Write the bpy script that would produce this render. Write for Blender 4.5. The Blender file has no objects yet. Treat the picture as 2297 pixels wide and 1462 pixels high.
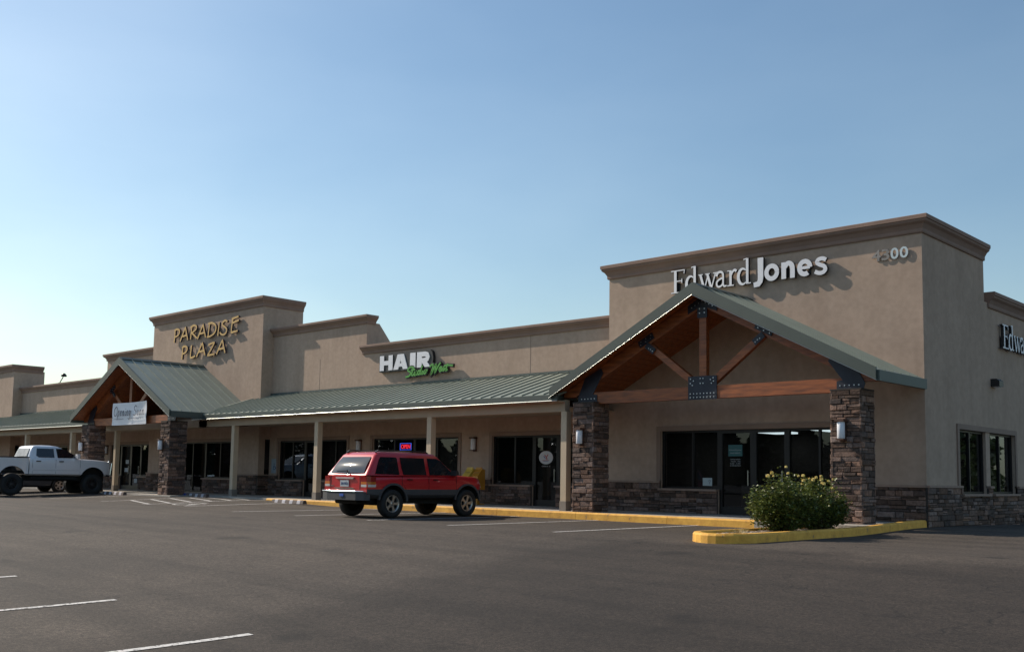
import bpy, bmesh, math, random
from mathutils import Vector, Matrix
sc = bpy.context.scene
COL = sc.collection
# ------------------------------------------------------------------ camera, sky, sun, exposure
cam_d = bpy.data.cameras.new("camera")
cam = bpy.data.objects.new("camera", cam_d); COL.objects.link(cam); sc.camera = cam
yaw, pitch, roll = -0.7565563, 0.09033399, 0.01557984
fw = Vector((math.sin(yaw)*math.cos(pitch), math.cos(yaw)*math.cos(pitch), math.sin(pitch)))
rt = Vector((math.cos(yaw), -math.sin(yaw), 0)); up = rt.cross(fw)
r2 = rt*math.cos(roll)+up*math.sin(roll); u2 = -rt*math.sin(roll)+up*math.cos(roll)
CAMP = Vector((0, 0, 1.07))
cam.matrix_world = Matrix(((r2.x, u2.x, -fw.x, CAMP.x), (r2.y, u2.y, -fw.y, CAMP.y), (r2.z, u2.z, -fw.z, CAMP.z), (0, 0, 0, 1)))
cam_d.sensor_width = 36; cam_d.lens = 2293.47/2297*36
cam_d.shift_y = (862.62-731)/2297
cam_d.clip_end = 3000; cam_d.clip_start = .05

sun_to = Vector((-4.4, -1.03, 3.25)).normalized()
elev = math.asin(sun_to.z); lon = math.atan2(sun_to.y, sun_to.x)
w = bpy.data.worlds.new("World"); sc.world = w; w.use_nodes = True
nt = w.node_tree; bg = nt.nodes['Background']
sky = nt.nodes.new('ShaderNodeTexSky'); sky.sky_type = 'NISHITA'; sky.sun_disc = False
sky.sun_elevation = elev; sky.sun_rotation = math.pi/2 - lon
sky.air_density = 1.3; sky.dust_density = 1.05; sky.ozone_density = 2.4; sky.altitude = 300
tc = nt.nodes.new('ShaderNodeTexCoord'); smp = nt.nodes.new('ShaderNodeMapping'); smp.inputs['Scale'].default_value = (1.2, 1.2, 3.2); smp.inputs['Rotation'].default_value = (.25, .1, .6)
hn = nt.nodes.new('ShaderNodeTexNoise'); hn.inputs['Scale'].default_value = 1.7; hn.inputs['Detail'].default_value = 6; hn.inputs['Roughness'].default_value = .5
hr = nt.nodes.new('ShaderNodeValToRGB'); hr.color_ramp.elements[0].position = .38; hr.color_ramp.elements[0].color = (.93, 1.0, 1.0, 1); hr.color_ramp.elements[1].position = .72; hr.color_ramp.elements[1].color = (1.14, 1.14, 1.08, 1)
hm = nt.nodes.new('ShaderNodeMix'); hm.data_type = 'RGBA'; hm.blend_type = 'MULTIPLY'; hm.inputs[0].default_value = 1
nt.links.new(tc.outputs['Generated'], smp.inputs[0]); nt.links.new(smp.outputs[0], hn.inputs['Vector']); nt.links.new(hn.outputs['Fac'], hr.inputs[0])
nt.links.new(sky.outputs[0], hm.inputs[6]); nt.links.new(hr.outputs[0], hm.inputs[7]); nt.links.new(hm.outputs[2], bg.inputs[0]); bg.inputs[1].default_value = 0.12
sl = bpy.data.lights.new("sun", 'SUN'); sl.energy = 5.0; sl.angle = math.radians(.5); sl.color = (1, .88, .73)
so = bpy.data.objects.new("sun", sl); COL.objects.link(so); so.location = (-60, 0, 60)
so.rotation_euler = (-sun_to).to_track_quat('-Z', 'Y').to_euler()
sc.view_settings.view_transform = 'Standard'; sc.view_settings.look = 'None'
sc.view_settings.exposure = 0.06; sc.view_settings.gamma = 1
sc.cycles.max_bounces = 6; sc.cycles.transparent_max_bounces = 8

# ------------------------------------------------------------------ helpers
class MB:
    """collects faces (with a material slot and a per-face tint) into one mesh"""
    def __init__(s): s.v = []; s.f = []; s.m = []; s.c = []; s.sm = []
    def add(s, vs, fs, m=0, c=1.0, smooth=False):
        o = len(s.v); s.v += [tuple(p) for p in vs]
        for f in fs: s.f.append(tuple(i+o for i in f)); s.m.append(m); s.c.append(c); s.sm.append(smooth)
    def box(s, x0, x1, y0, y1, z0, z1, m=0, c=1.0):
        s.add([(x0,y0,z0),(x1,y0,z0),(x1,y1,z0),(x0,y1,z0),(x0,y0,z1),(x1,y0,z1),(x1,y1,z1),(x0,y1,z1)],
              [(0,3,2,1),(4,5,6,7),(0,1,5,4),(1,2,6,5),(2,3,7,6),(3,0,4,7)], m, c)
    def hexa(s, p, m=0, c=1.0):
        s.add(p, [(0,3,2,1),(4,5,6,7),(0,1,5,4),(1,2,6,5),(2,3,7,6),(3,0,4,7)], m, c)
    def prism(s, poly, d, m=0, c=1.0):
        n = len(poly); d = Vector(d); a = [Vector(p) for p in poly]
        nrm = Vector((0,0,0))
        for i in range(n): nrm += a[i].cross(a[(i+1) % n])
        if nrm.dot(d) > 0: a.reverse()
        s.add(a+[p+d for p in a], [tuple(range(n)), tuple(range(2*n-1, n-1, -1))]+[((i+1) % n, i, i+n, (i+1) % n+n) for i in range(n)], m, c)
    def bar(s, a, b, wd, h, upv=(0,0,1), m=0, c=1.0):
        """rectangular bar centred on the line a-b"""
        a = Vector(a); b = Vector(b); d = (b-a).normalized(); u = Vector(upv); sd = d.cross(u).normalized(); u = sd.cross(d).normalized()
        q = [(-1,-1),(1,-1),(1,1),(-1,1)]
        s.prism([a+sd*wd/2*i+u*h/2*j for i, j in q], b-a, m, c)
    def tube(s, a, b, r0, r1=None, n=12, m=0, c=1.0, cap=True, smooth=True):
        r1 = r0 if r1 is None else r1; a = Vector(a); b = Vector(b); d = (b-a).normalized()
        u = d.orthogonal().normalized(); v = d.cross(u)
        vs = []
        for p, r in ((a, r0), (b, r1)):
            vs += [p+(u*math.cos(2*math.pi*i/n)+v*math.sin(2*math.pi*i/n))*r for i in range(n)]
        s.add(vs, [(i, (i+1) % n, (i+1) % n+n, i+n) for i in range(n)], m, c, smooth)
        if cap: s.add(vs[:n], [tuple(range(n-1, -1, -1))], m, c); s.add(vs[n:], [tuple(range(n))], m, c)
    def lathe(s, prof, axis='x', n=28, m=0, c=1.0, o=(0,0,0), smooth=True):
        k = len(prof); vs = []
        for i in range(n):
            t = 2*math.pi*i/n
            for (a, r) in prof:
                if axis == 'x': p = (a, r*math.cos(t), r*math.sin(t))
                elif axis == 'z': p = (r*math.cos(t), r*math.sin(t), a)
                else: p = (r*math.cos(t), a, r*math.sin(t))
                vs.append((p[0]+o[0], p[1]+o[1], p[2]+o[2]))
        s.add(vs, [(i*k+j, i*k+j+1, ((i+1) % n)*k+j+1, ((i+1) % n)*k+j) for i in range(n) for j in range(k-1)], m, c, smooth)
    def build(s, name, mats, parent=None, origin=(0,0,0), fixn=False, **props):
        me = bpy.data.meshes.new(name); o = Vector(origin)
        me.from_pydata([tuple(Vector(p)-o) for p in s.v], [], s.f)
        if not isinstance(mats, (list, tuple)): mats = [mats]
        for m in mats: me.materials.append(m)
        me.polygons.foreach_set('material_index', s.m); me.polygons.foreach_set('use_smooth', s.sm)
        at = me.color_attributes.new('tint', 'FLOAT_COLOR', 'CORNER'); vals = []
        for p, c in zip(me.polygons, s.c):
            cc = (c, c, c) if isinstance(c, (int, float)) else c
            vals += [cc[0], cc[1], cc[2], 1]*p.loop_total
        at.data.foreach_set('color', vals)
        if fixn:
            bm = bmesh.new(); bm.from_mesh(me); bmesh.ops.recalc_face_normals(bm, faces=bm.faces); bm.to_mesh(me); bm.free()
        me.update()
        ob = bpy.data.objects.new(name, me); COL.objects.link(ob)
        if parent is None: ob.location = o
        else: ob.parent = parent
        for k, v in props.items(): ob[k] = v
        return ob
def thing(name, label, cat, loc, rz=0, group=None):
    o = bpy.data.objects.new(name, None); COL.objects.link(o); o.location = loc; o.rotation_euler = (0, 0, rz)
    o.empty_display_size = .3; o['label'] = label; o['category'] = cat
    if group: o['group'] = group
    return o
def dup(root, loc, rz=None, label=None):
    r = root.copy(); COL.objects.link(r); r.location = loc
    if rz is not None: r.rotation_euler = (0, 0, rz)
    if label: r['label'] = label
    for ch in list(root.children):
        c = ch.copy(); COL.objects.link(c); c.parent = r
        for g in ch.children:
            d = g.copy(); COL.objects.link(d); d.parent = c
    return r
# ------------------------------------------------------------------ materials
def mat(name, col, rough=.8, metal=0, noise=.12, nscale=3, bump=0, bscale=80, tint=False, spec=.5, coat=0, emit=None, estr=0, detail=6, col2=None):
    m = bpy.data.materials.new(name); m.use_nodes = True; t = m.node_tree; N = t.nodes; L = t.links
    b = N['Principled BSDF']; b.inputs['Roughness'].default_value = rough; b.inputs['Metallic'].default_value = metal
    b.inputs['Specular IOR Level'].default_value = spec; b.inputs['Coat Weight'].default_value = coat
    geo = N.new('ShaderNodeNewGeometry')
    nz = N.new('ShaderNodeTexNoise'); nz.inputs['Scale'].default_value = nscale; nz.inputs['Detail'].default_value = detail
    L.new(geo.outputs['Position'], nz.inputs['Vector'])
    rp = N.new('ShaderNodeValToRGB'); L.new(nz.outputs['Fac'], rp.inputs[0])
    a = [max(0, c*(1-noise)) for c in col]; z = [c*(1+noise) for c in (col2 or col)]
    rp.color_ramp.elements[0].position = .3; rp.color_ramp.elements[1].position = .7
    rp.color_ramp.elements[0].color = (*a, 1); rp.color_ramp.elements[1].color = (*z, 1)
    out = rp.outputs[0]
    if tint:
        at = N.new('ShaderNodeAttribute'); at.attribute_name = 'tint'
        mx = N.new('ShaderNodeMix'); mx.data_type = 'RGBA'; mx.blend_type = 'MULTIPLY'; mx.inputs[0].default_value = 1
        L.new(out, mx.inputs[6]); L.new(at.outputs['Color'], mx.inputs[7]); out = mx.outputs[2]
    L.new(out, b.inputs['Base Color'])
    if bump:
        n2 = N.new('ShaderNodeTexNoise'); n2.inputs['Scale'].default_value = bscale; n2.inputs['Detail'].default_value = 4
        L.new(geo.outputs['Position'], n2.inputs['Vector'])
        bp = N.new('ShaderNodeBump'); bp.inputs['Strength'].default_value = bump; bp.inputs['Distance'].default_value = .01
        L.new(n2.outputs['Fac'], bp.inputs['Height']); L.new(bp.outputs[0], b.inputs['Normal'])
    if emit: b.inputs['Emission Color'].default_value = (*emit, 1); b.inputs['Emission Strength'].default_value = estr
    return m
def wall_mat(name, col):
    """trowelled stucco: fine bump, cloudy patches and faint vertical run marks"""
    m = mat(name, col, .92, noise=.07, nscale=.9, bump=.35, bscale=55, spec=.2)
    t = m.node_tree; N = t.nodes; L = t.links; b = N['Principled BSDF']
    src = b.inputs['Base Color'].links[0].from_socket
    geo = N.new('ShaderNodeNewGeometry'); mp = N.new('ShaderNodeMapping'); mp.inputs['Scale'].default_value = (2.2, 2.2, .25)
    L.new(geo.outputs['Position'], mp.inputs[0])
    n = N.new('ShaderNodeTexNoise'); n.inputs['Scale'].default_value = 1.3; n.inputs['Detail'].default_value = 5; L.new(mp.outputs[0], n.inputs['Vector'])
    r = N.new('ShaderNodeValToRGB'); r.color_ramp.elements[0].position = .28; r.color_ramp.elements[0].color = (.91, .90, .89, 1)
    r.color_ramp.elements[1].position = .62; r.color_ramp.elements[1].color = (1, 1, 1, 1); L.new(n.outputs['Fac'], r.inputs[0])
    n3 = N.new('ShaderNodeTexNoise'); n3.inputs['Scale'].default_value = 7; n3.inputs['Detail'].default_value = 8; L.new(geo.outputs['Position'], n3.inputs['Vector'])
    r3 = N.new('ShaderNodeValToRGB'); r3.color_ramp.elements[0].position = .3; r3.color_ramp.elements[0].color = (.9, .9, .9, 1)
    r3.color_ramp.elements[1].position = .65; r3.color_ramp.elements[1].color = (1.03, 1.03, 1.03, 1); L.new(n3.outputs['Fac'], r3.inputs[0])
    for rr in (r, r3):
        mx = N.new('ShaderNodeMix'); mx.data_type = 'RGBA'; mx.blend_type = 'MULTIPLY'; mx.inputs[0].default_value = 1
        L.new(src, mx.inputs[6]); L.new(rr.outputs[0], mx.inputs[7]); src = mx.outputs[2]
    L.new(src, b.inputs['Base Color'])
    return m
def glass_mat(name, tint=(.22, .24, .24), base=.0):
    m = bpy.data.materials.new(name); m.use_nodes = True; t = m.node_tree; N = t.nodes; L = t.links
    N.remove(N['Principled BSDF']); out = N['Material Output']
    tr = N.new('ShaderNodeBsdfTransparent'); tr.inputs[0].default_value = (*tint, 1)
    gl = N.new('ShaderNodeBsdfGlossy'); gl.inputs['Roughness'].default_value = .01; gl.inputs[0].default_value = (.72, .84, 1.0, 1)
    lw = N.new('ShaderNodeFresnel'); lw.inputs[0].default_value = 1.5
    ma = N.new('ShaderNodeMath'); ma.operation = 'ADD'; ma.use_clamp = True; ma.inputs[1].default_value = base
    L.new(lw.outputs[0], ma.inputs[0])
    mx = N.new('ShaderNodeMixShader'); L.new(ma.outputs[0], mx.inputs[0]); L.new(tr.outputs[0], mx.inputs[1]); L.new(gl.outputs[0], mx.inputs[2])
    # the pane is a thin slab: tint and mirror once at the face it is entered by, leave by the other face unchanged
    ge = N.new('ShaderNodeNewGeometry'); cl = N.new('ShaderNodeBsdfTransparent'); m2 = N.new('ShaderNodeMixShader')
    L.new(ge.outputs['Backfacing'], m2.inputs[0]); L.new(mx.outputs[0], m2.inputs[1]); L.new(cl.outputs[0], m2.inputs[2])
    L.new(m2.outputs[0], out.inputs[0])
    return m
def asphalt_mat():
    m = bpy.data.materials.new('asphalt'); m.use_nodes = True; t = m.node_tree; N = t.nodes; L = t.links; b = N['Principled BSDF']
    geo = N.new('ShaderNodeNewGeometry'); P = geo.outputs['Position']
    def noise(sc_, det=4, rough=.5, vec=P):
        n = N.new('ShaderNodeTexNoise'); n.inputs['Scale'].default_value = sc_; n.inputs['Detail'].default_value = det; n.inputs['Roughness'].default_value = rough
        L.new(vec, n.inputs['Vector']); return n.outputs['Fac']
    def ramp(src, p0, c0, p1, c1):
        r = N.new('ShaderNodeValToRGB'); e = r.color_ramp.elements
        e[0].position = p0; e[0].color = (*c0, 1); e[1].position = p1; e[1].color = (*c1, 1); L.new(src, r.inputs[0]); return r.outputs[0]
    def mul(a, b_, f=1.0):
        x = N.new('ShaderNodeMix'); x.data_type = 'RGBA'; x.blend_type = 'MULTIPLY'; x.inputs[0].default_value = f
        L.new(a, x.inputs[6]); L.new(b_, x.inputs[7]); return x.outputs[2]
    g3 = lambda v: (v, v, v)
    c = ramp(noise(.16, 5, .6), .35, (.049, .039, .031), .66, (.080, .063, .049))      # old broad patches
    c = mul(c, ramp(noise(95, 3, .7), .40, g3(.45), .60, g3(1.55))); c = mul(c, ramp(noise(26, 4, .8), .41, g3(.62), .59, g3(1.38)))                   # stones in the binder
    c = mul(c, ramp(noise(1.7, 6, .65), .36, g3(.88), .60, g3(1.04)))
    c = mul(c, ramp(noise(9, 6, .75), .40, g3(.84), .60, g3(1.12)))
    # long tyre and sealing streaks along the driving lane
    mp = N.new('ShaderNodeMapping'); mp.inputs['Rotation'].default_value = (0, 0, math.radians(8)); mp.inputs['Scale'].default_value = (.12, 1.6, 1)
    L.new(P, mp.inputs[0]); c = mul(c, ramp(noise(1.0, 4, .55, mp.outputs[0]), .36, g3(.74), .55, g3(1)))
    # a darker, newer patch towards the drive by the corner
    pn = noise(.5, 4, .6); sx_ = N.new('ShaderNodeSeparateXYZ'); L.new(P, sx_.inputs[0])
    def mth(op, a, b_):
        k = N.new('ShaderNodeMath'); k.operation = op
        for i_, q_ in enumerate((a, b_)):
            if isinstance(q_, (int, float)): k.inputs[i_].default_value = q_
            else: L.new(q_, k.inputs[i_])
        return k.outputs[0]
    wob = mth('MULTIPLY', mth('SUBTRACT', pn, .5), 3.4)
    ex = mth('ADD', mth('ADD', sx_.outputs[0], mth('MULTIPLY', sx_.outputs[1], .22)), wob); ey = mth('ADD', sx_.outputs[1], wob)
    def band(src, a, b_):
        k = N.new('ShaderNodeMapRange'); k.interpolation_type = 'SMOOTHSTEP'; k.inputs[1].default_value = a; k.inputs[2].default_value = b_; L.new(src, k.inputs[0]); return k.outputs[0]
    msk = mth('MULTIPLY', band(ex, -9.0, -7.6), band(ey, 15.3, 14.4))
    x_ = N.new('ShaderNodeMix'); x_.data_type = 'RGBA'; x_.blend_type = 'MULTIPLY'; L.new(msk, x_.inputs[0]); L.new(c, x_.inputs[6]); x_.inputs[7].default_value = (.62, .60, .59, 1); c = x_.outputs[2]
    # a few hairline cracks
    v = N.new('ShaderNodeTexVoronoi'); v.feature = 'DISTANCE_TO_EDGE'; v.inputs['Scale'].default_value = .11
    w1 = N.new('ShaderNodeMixRGB'); w1.inputs[0].default_value = .07; nzz = N.new('ShaderNodeTexNoise'); nzz.inputs['Scale'].default_value = 1.2
    L.new(P, nzz.inputs['Vector']); sc3 = N.new('ShaderNodeVectorMath'); sc3.operation = 'SCALE'; sc3.inputs['Scale'].default_value = 2.6
    L.new(nzz.outputs['Color'], sc3.inputs[0]); ad = N.new('ShaderNodeVectorMath'); L.new(P, ad.inputs[0]); L.new(sc3.outputs[0], ad.inputs[1]); L.new(ad.outputs[0], v.inputs['Vector'])
    c = mul(c, ramp(v.outputs['Distance'], .0010, g3(.42), .0032, g3(1)))
    # oil spots where cars stand
    c = mul(c, ramp(noise(.9, 2, .4), .25, g3(.55), .33, g3(1)))
    L.new(c, b.inputs['Base Color']); b.inputs['Roughness'].default_value = .88; b.inputs['Specular IOR Level'].default_value = .35
    n2 = noise(110, 3, .7); bp = N.new('ShaderNodeBump'); bp.inputs['Strength'].default_value = .5; bp.inputs['Distance'].default_value = .006
    L.new(n2, bp.inputs['Height']); L.new(bp.outputs[0], b.inputs['Normal'])
    return m
def wood_mat():
    m = bpy.data.materials.new('stained_wood'); m.use_nodes = True; t = m.node_tree; N = t.nodes; L = t.links; b = N['Principled BSDF']
    geo = N.new('ShaderNodeNewGeometry'); mp = N.new('ShaderNodeMapping'); mp.inputs['Scale'].default_value = (1.2, 9, 9); L.new(geo.outputs['Position'], mp.inputs[0])
    n = N.new('ShaderNodeTexNoise'); n.inputs['Scale'].default_value = 2; n.inputs['Detail'].default_value = 7; L.new(mp.outputs[0], n.inputs['Vector'])
    r = N.new('ShaderNodeValToRGB'); e = r.color_ramp.elements; e[0].position = .3; e[0].color = (.14, .036, .010, 1); e[1].position = .7; e[1].color = (.36, .10, .024, 1)
    L.new(n.outputs['Fac'], r.inputs[0]); L.new(r.outputs[0], b.inputs['Base Color']); b.inputs['Roughness'].default_value = .5
    return m
def paint_line_mat():
    m = mat('line_paint', (.62, .61, .58), .8, noise=.1, nscale=8)
    t = m.node_tree; N = t.nodes; L = t.links
    geo = N.new('ShaderNodeNewGeometry'); n = N.new('ShaderNodeTexNoise'); n.inputs['Scale'].default_value = 22; n.inputs['Detail'].default_value = 8
    L.new(geo.outputs['Position'], n.inputs['Vector'])
    r = N.new('ShaderNodeValToRGB'); r.color_ramp.elements[0].position = .36; r.color_ramp.elements[0].color = (.12, .11, .10, 1); r.color_ramp.elements[1].position = .47; r.color_ramp.elements[1].color = (.62, .60, .57, 1)
    L.new(n.outputs['Fac'], r.inputs[0]); L.new(r.outputs[0], N['Principled BSDF'].inputs['Base Color'])
    return m
def yellow_mat():
    m = mat('yellow_kerb_paint', (.62, .36, .06), .75, noise=.1, nscale=6)
    t = m.node_tree; N = t.nodes; L = t.links
    geo = N.new('ShaderNodeNewGeometry'); n = N.new('ShaderNodeTexNoise'); n.inputs['Scale'].default_value = 5; n.inputs['Detail'].default_value = 10; n.inputs['Roughness'].default_value = .7
    L.new(geo.outputs['Position'], n.inputs['Vector'])
    r = N.new('ShaderNodeValToRGB'); e = r.color_ramp.elements; e[0].position = .345; e[0].color = (.2, .16, .11, 1); e[1].position = .385; e[1].color = (.62, .31, .045, 1)
    e2 = e.new(.62); e2.color = (.80, .44, .07, 1)
    L.new(n.outputs['Fac'], r.inputs[0]); L.new(r.outputs[0], N['Principled BSDF'].inputs['Base Color'])
    return m
STUC = wall_mat('stucco', (.435, .325, .255))
TRIM = mat('stucco_trim', (.26, .185, .145), .85, noise=.08, nscale=2, bump=.2, bscale=70)
CORN = mat('cornice_stucco', (.25, .165, .13), .85, noise=.1, nscale=2, bump=.15, bscale=70)
BEIGE = mat('beam_paint', (.42, .33, .24), .8, noise=.06, nscale=2)
POSTM = mat('post_paint', (.55, .44, .31), .75, noise=.06, nscale=2)
STONE = mat('ledge_stone', (.175, .118, .096), .9, noise=.35, nscale=14, bump=.9, bscale=26, tint=True, spec=.3)
MORT = mat('mortar', (.05, .042, .038), .95)
CAPM = mat('stone_cap', (.30, .21, .165), .85, noise=.12, nscale=9, bump=.3, bscale=30)
GREEN = mat('green_metal_roof', (.235, .262, .22), .5, 0, noise=.07, nscale=1.3, spec=.5)
FASC = mat('green_fascia', (.062, .08, .072), .5, .1, noise=.08, nscale=1.5)
DRIP = mat('drip_edge_metal', (.42, .44, .42), .3, 1.0, noise=.05)
WOOD = wood_mat()
PLATE = mat('steel_plate', (.018, .022, .036), .5, .3, noise=.15, nscale=4)
BOLT = mat('bolt_steel', (.45, .47, .5), .35, .8)
BRONZE = mat('dark_frame', (.018, .016, .016), .4, .4)
GLASS = glass_mat('shop_glass')
INTER = mat('shop_interior', (.05, .042, .038), .9, noise=.3, nscale=.8)
CONC = mat('sidewalk_concrete', (.36, .33, .29), .9, noise=.12, nscale=1.2, bump=.2, bscale=60)
YEL = yellow_mat(); LINE = paint_line_mat(); ASPH = asphalt_mat()
WHITE = mat('sign_white_face', (.74, .74, .78), .45, noise=.02)
BLACKR = mat('sign_black_return', (.018, .016, .018), .45, noise=.1)
GOLD = mat('sign_gold_face', (.58, .35, .10), .5, noise=.06)
BLUER = mat('sign_navy_return', (.02, .022, .05), .45, noise=.1)
SGREEN = mat('sign_green_face', (.07, .30, .035), .45, noise=.05)
RUBBER = mat('tyre_rubber', (.014, .014, .014), .75, noise=.2, nscale=12)
LENS = mat('lamp_white_lens', (.72, .74, .80), .4, noise=.02)
BROWN = mat('lamp_brown_metal', (.10, .05, .035), .5, .3)
# ------------------------------------------------------------------ ground
def sstep(a, b, x):
    t = min(1, max(0, (x-a)/(b-a))); return t*t*(3-2*t)
def gz(x, y):
    t = max(0, (15.5-y)/9.8)
    t = t if t < .9 else .9+.14*(1-math.exp(-(t-.9)/.14))
    z = -t*max(0, .683+.021*min(5, x))
    z += .125*(1-sstep(-33, -26.5, x))*sstep(15.6, 20.2, y)
    z += .085*sstep(-12.5, -10, x)*sstep(19.5, 23.5, y)*(1-sstep(24, 32, y))
    return z
xs = [-1500, -700, -350, -200]+[-130+i*1.0 for i in range(171)]+[60, 120, 300, 700, 1500]
ys = [-1500, -700, -350, -200, -120, -80]+[-50+i*2.0 for i in range(23)]+[-4+i*.7 for i in range(50)]+[32, 40, 60, 100, 200, 400, 800, 1500]
g = MB(); nx = len(xs)
g.v = [(x, y, gz(x, y)) for y in ys for x in xs]
for j in range(len(ys)-1):
    for i in range(nx-1):
        g.f.append((j*nx+i, j*nx+i+1, (j+1)*nx+i+1, (j+1)*nx+i)); g.m.append(0); g.c.append(1.); g.sm.append(True)
g.build('parking_lot', ASPH, kind='structure')
def paint_strip(mb, a, b, wd):
    a = Vector((*a, 0)); b = Vector((*b, 0)); d = b-a; n = max(1, int(d.length/.5)); s = Vector((-d.y, d.x, 0)).normalized()*wd/2
    vs = []
    for i in range(n+1):
        p = a+d*i/n
        for q in (p-s, p+s): vs.append((q.x, q.y, gz(q.x, q.y)+.006))
    mb.add(vs, [(2*i+1, 2*i, 2*i+2, 2*i+3) for i in range(n)])
ml = MB()
for x in (-29.65, -25.25, -22.25, -19.3, -16.5, -13.45): paint_strip(ml, (x, 15.5 if x > -29 else 16.5), (x+(-.15), 20.95), .1)
for x, y1 in ((-14.52, 5.64), (-11.67, 5.67), (-8.76, 5.64), (-17.4, 5.7), (-20.3, 5.9), (-23.2, 6.0), (-26.1, 6.1)): paint_strip(ml, (x, .1), (x, y1), .1)
for i in range(6):
    y = 17.45+i*.76; paint_strip(ml, (-35.1, y), (-31.95, y-.95), .1)
paint_strip(ml, (-35.2, 16.4), (-35.2, 20.9), .1); paint_strip(ml, (-31.85, 16.2), (-31.85, 20.9), .1)
paint_strip(ml, (-39.0, 16.2), (-39.0, 20.0), .1)
# wheelchair mark in the bay beside the hatched aisle
cx, cy = -30.9, 17.3
pts = [(cx+.45*math.cos(t), cy+.45*math.sin(t)) for t in [math.radians(150+i*24) for i in range(11)]]
for a, b in zip(pts, pts[1:]): paint_strip(ml, a, b, .1)
for a, b in (((cx-.1, cy+.1), (cx-.1, cy+.85)), ((cx-.1, cy+.1), (cx+.45, cy+.1)), ((cx+.45, cy+.1), (cx+.65, cy-.4)), ((cx-.1, cy+.5), (cx+.3, cy+.5))): paint_strip(ml, a, b, .1)
ml.build('parking_markings', LINE, kind='structure')
# sidewalk and kerbs
SWZ = .185
sw = MB()
n = 0; x = -74
while x < -9.36:
    x2 = min(-9.36, x+1.8); sw.box(x+.006, x2-.006, 21.1, 24.3, -.2, SWZ-.001*((n*7) % 3)); x = x2; n += 1
sw.box(-46.1, -36.6, 19.75, 21.098, -.2, SWZ-.012)
sw.box(-74, -9.36, 21.11, 24.3, -.2, SWZ-.02)
sw.box(-11.9, -9.36, 20.6, 21.098, -.2, SWZ-.004)
sw.build('sidewalk', CONC, kind='structure')
kb = MB(); rr = random.Random(5)
prof = [(0, 0), (.015, .15), (.045, .185), (.16, .187)]
x = -31.9; 
while x < -10.6:
    x2 = min(-10.55, x+2.9); h = 0
    a = [(x+.005, 20.94+p[0], gz(x, 21)*0+p[1]-(.12 if p[1] == 0 else 0)) for p in prof]
    b = [(x2-.005, q[1], q[2]) for q in a]
    k = len(prof); kb.add(a+b+[(x+.005, 21.1, -.1), (x2-.005, 21.1, -.1)], [(i, k+i, k+i+1, i+1) for i in range(k-1)]+[(0, 1, 2, 3, 2*k), tuple(reversed((k, k+1, k+2, k+3, 2*k+1))), (3, k+3, 2*k+1, 2*k)])
    x = x2
kb.build('yellow_kerb', YEL, kind='structure')
# planter island kerb loop
def kerb_loop(path, name):
    mb = MB(); n = len(path); rings = []
    for i in range(n):
        p = Vector(path[i]); a = Vector(path[max(0, i-1)]); b = Vector(path[min(n-1, i+1)])
        d = (b-a).normalized(); nrm = Vector((d.y, -d.x))      # to the right of travel = outside
        z = gz(p.x, p.y)
        rings.append([(p.x+nrm.x*o, p.y+nrm.y*o, z+h) for o, h in ((0, -.15), (-.012, .13), (-.04, .165), (-.14, .168), (-.165, .14), (-.165, -.15))])
    for a, b in zip(rings, rings[1:]): mb.add(a+b, [(i, i+1, i+7, i+6) for i in range(5)])
    mb.add(rings[0], [tuple(range(6))]); mb.add(rings[-1], [tuple(range(5, -1, -1))])
    return mb.build(name, YEL, fixn=True, kind='structure')
arc = [(-9.77+.59*math.cos(math.radians(a)), 15.95+.62*math.sin(math.radians(a))) for a in range(180, 361, 15)]
right = [(-9.18, 15.95+i*.85) for i in range(1, 9)]+[(-9.18, 23.55)]
left = [(-10.36, 20.9-i*.9) for i in range(0, 6)]
kerb_loop(left+arc+right, 'island_kerb')
gm = MB(); ys_ = [15.75+i*.5 for i in range(11)]+[20.9]
for a, b in zip(ys_, ys_[1:]): gm.add([(-10.21, a, gz(-10, a)+.10), (-9.33, a, gz(-10, a)+.10), (-9.33, b, gz(-10, b)+.10), (-10.21, b, gz(-10, b)+.10)], [(0, 1, 2, 3)])
gm.build('planter_soil', mat('soil', (.13, .10, .08), .95, noise=.3, nscale=9, bump=.6, bscale=40), kind='structure')
gv = MB(); R = random.Random(2)
for i in range(1500):
    px, py = R.uniform(-10.19, -9.35), R.uniform(15.7, 20.9); s = R.uniform(.012, .032); c = R.uniform(.5, 1.4); z = gz(px, py)+.105
    v = [Vector((R.uniform(.6, 1.2)*s*sx, R.uniform(.6, 1.2)*s*sy, (s*.7 if k else -.01))) for k in (0, 1) for sx, sy in ((-1, -1), (1, -1), (1, 1), (-1, 1))]
    rz = Matrix.Rotation(R.uniform(0, 3), 3, 'Z'); gv.hexa([rz @ q+Vector((px, py, z)) for q in v], 0, (c, c*.96, c*.9))
gv.build('gravel', mat('gravel_stone', (.40, .34, .29), .9, noise=.15, nscale=20, tint=True), kind='stuff', label='loose pale gravel in the yellow kerbed planter under the rose bushes', category='gravel')
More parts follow.
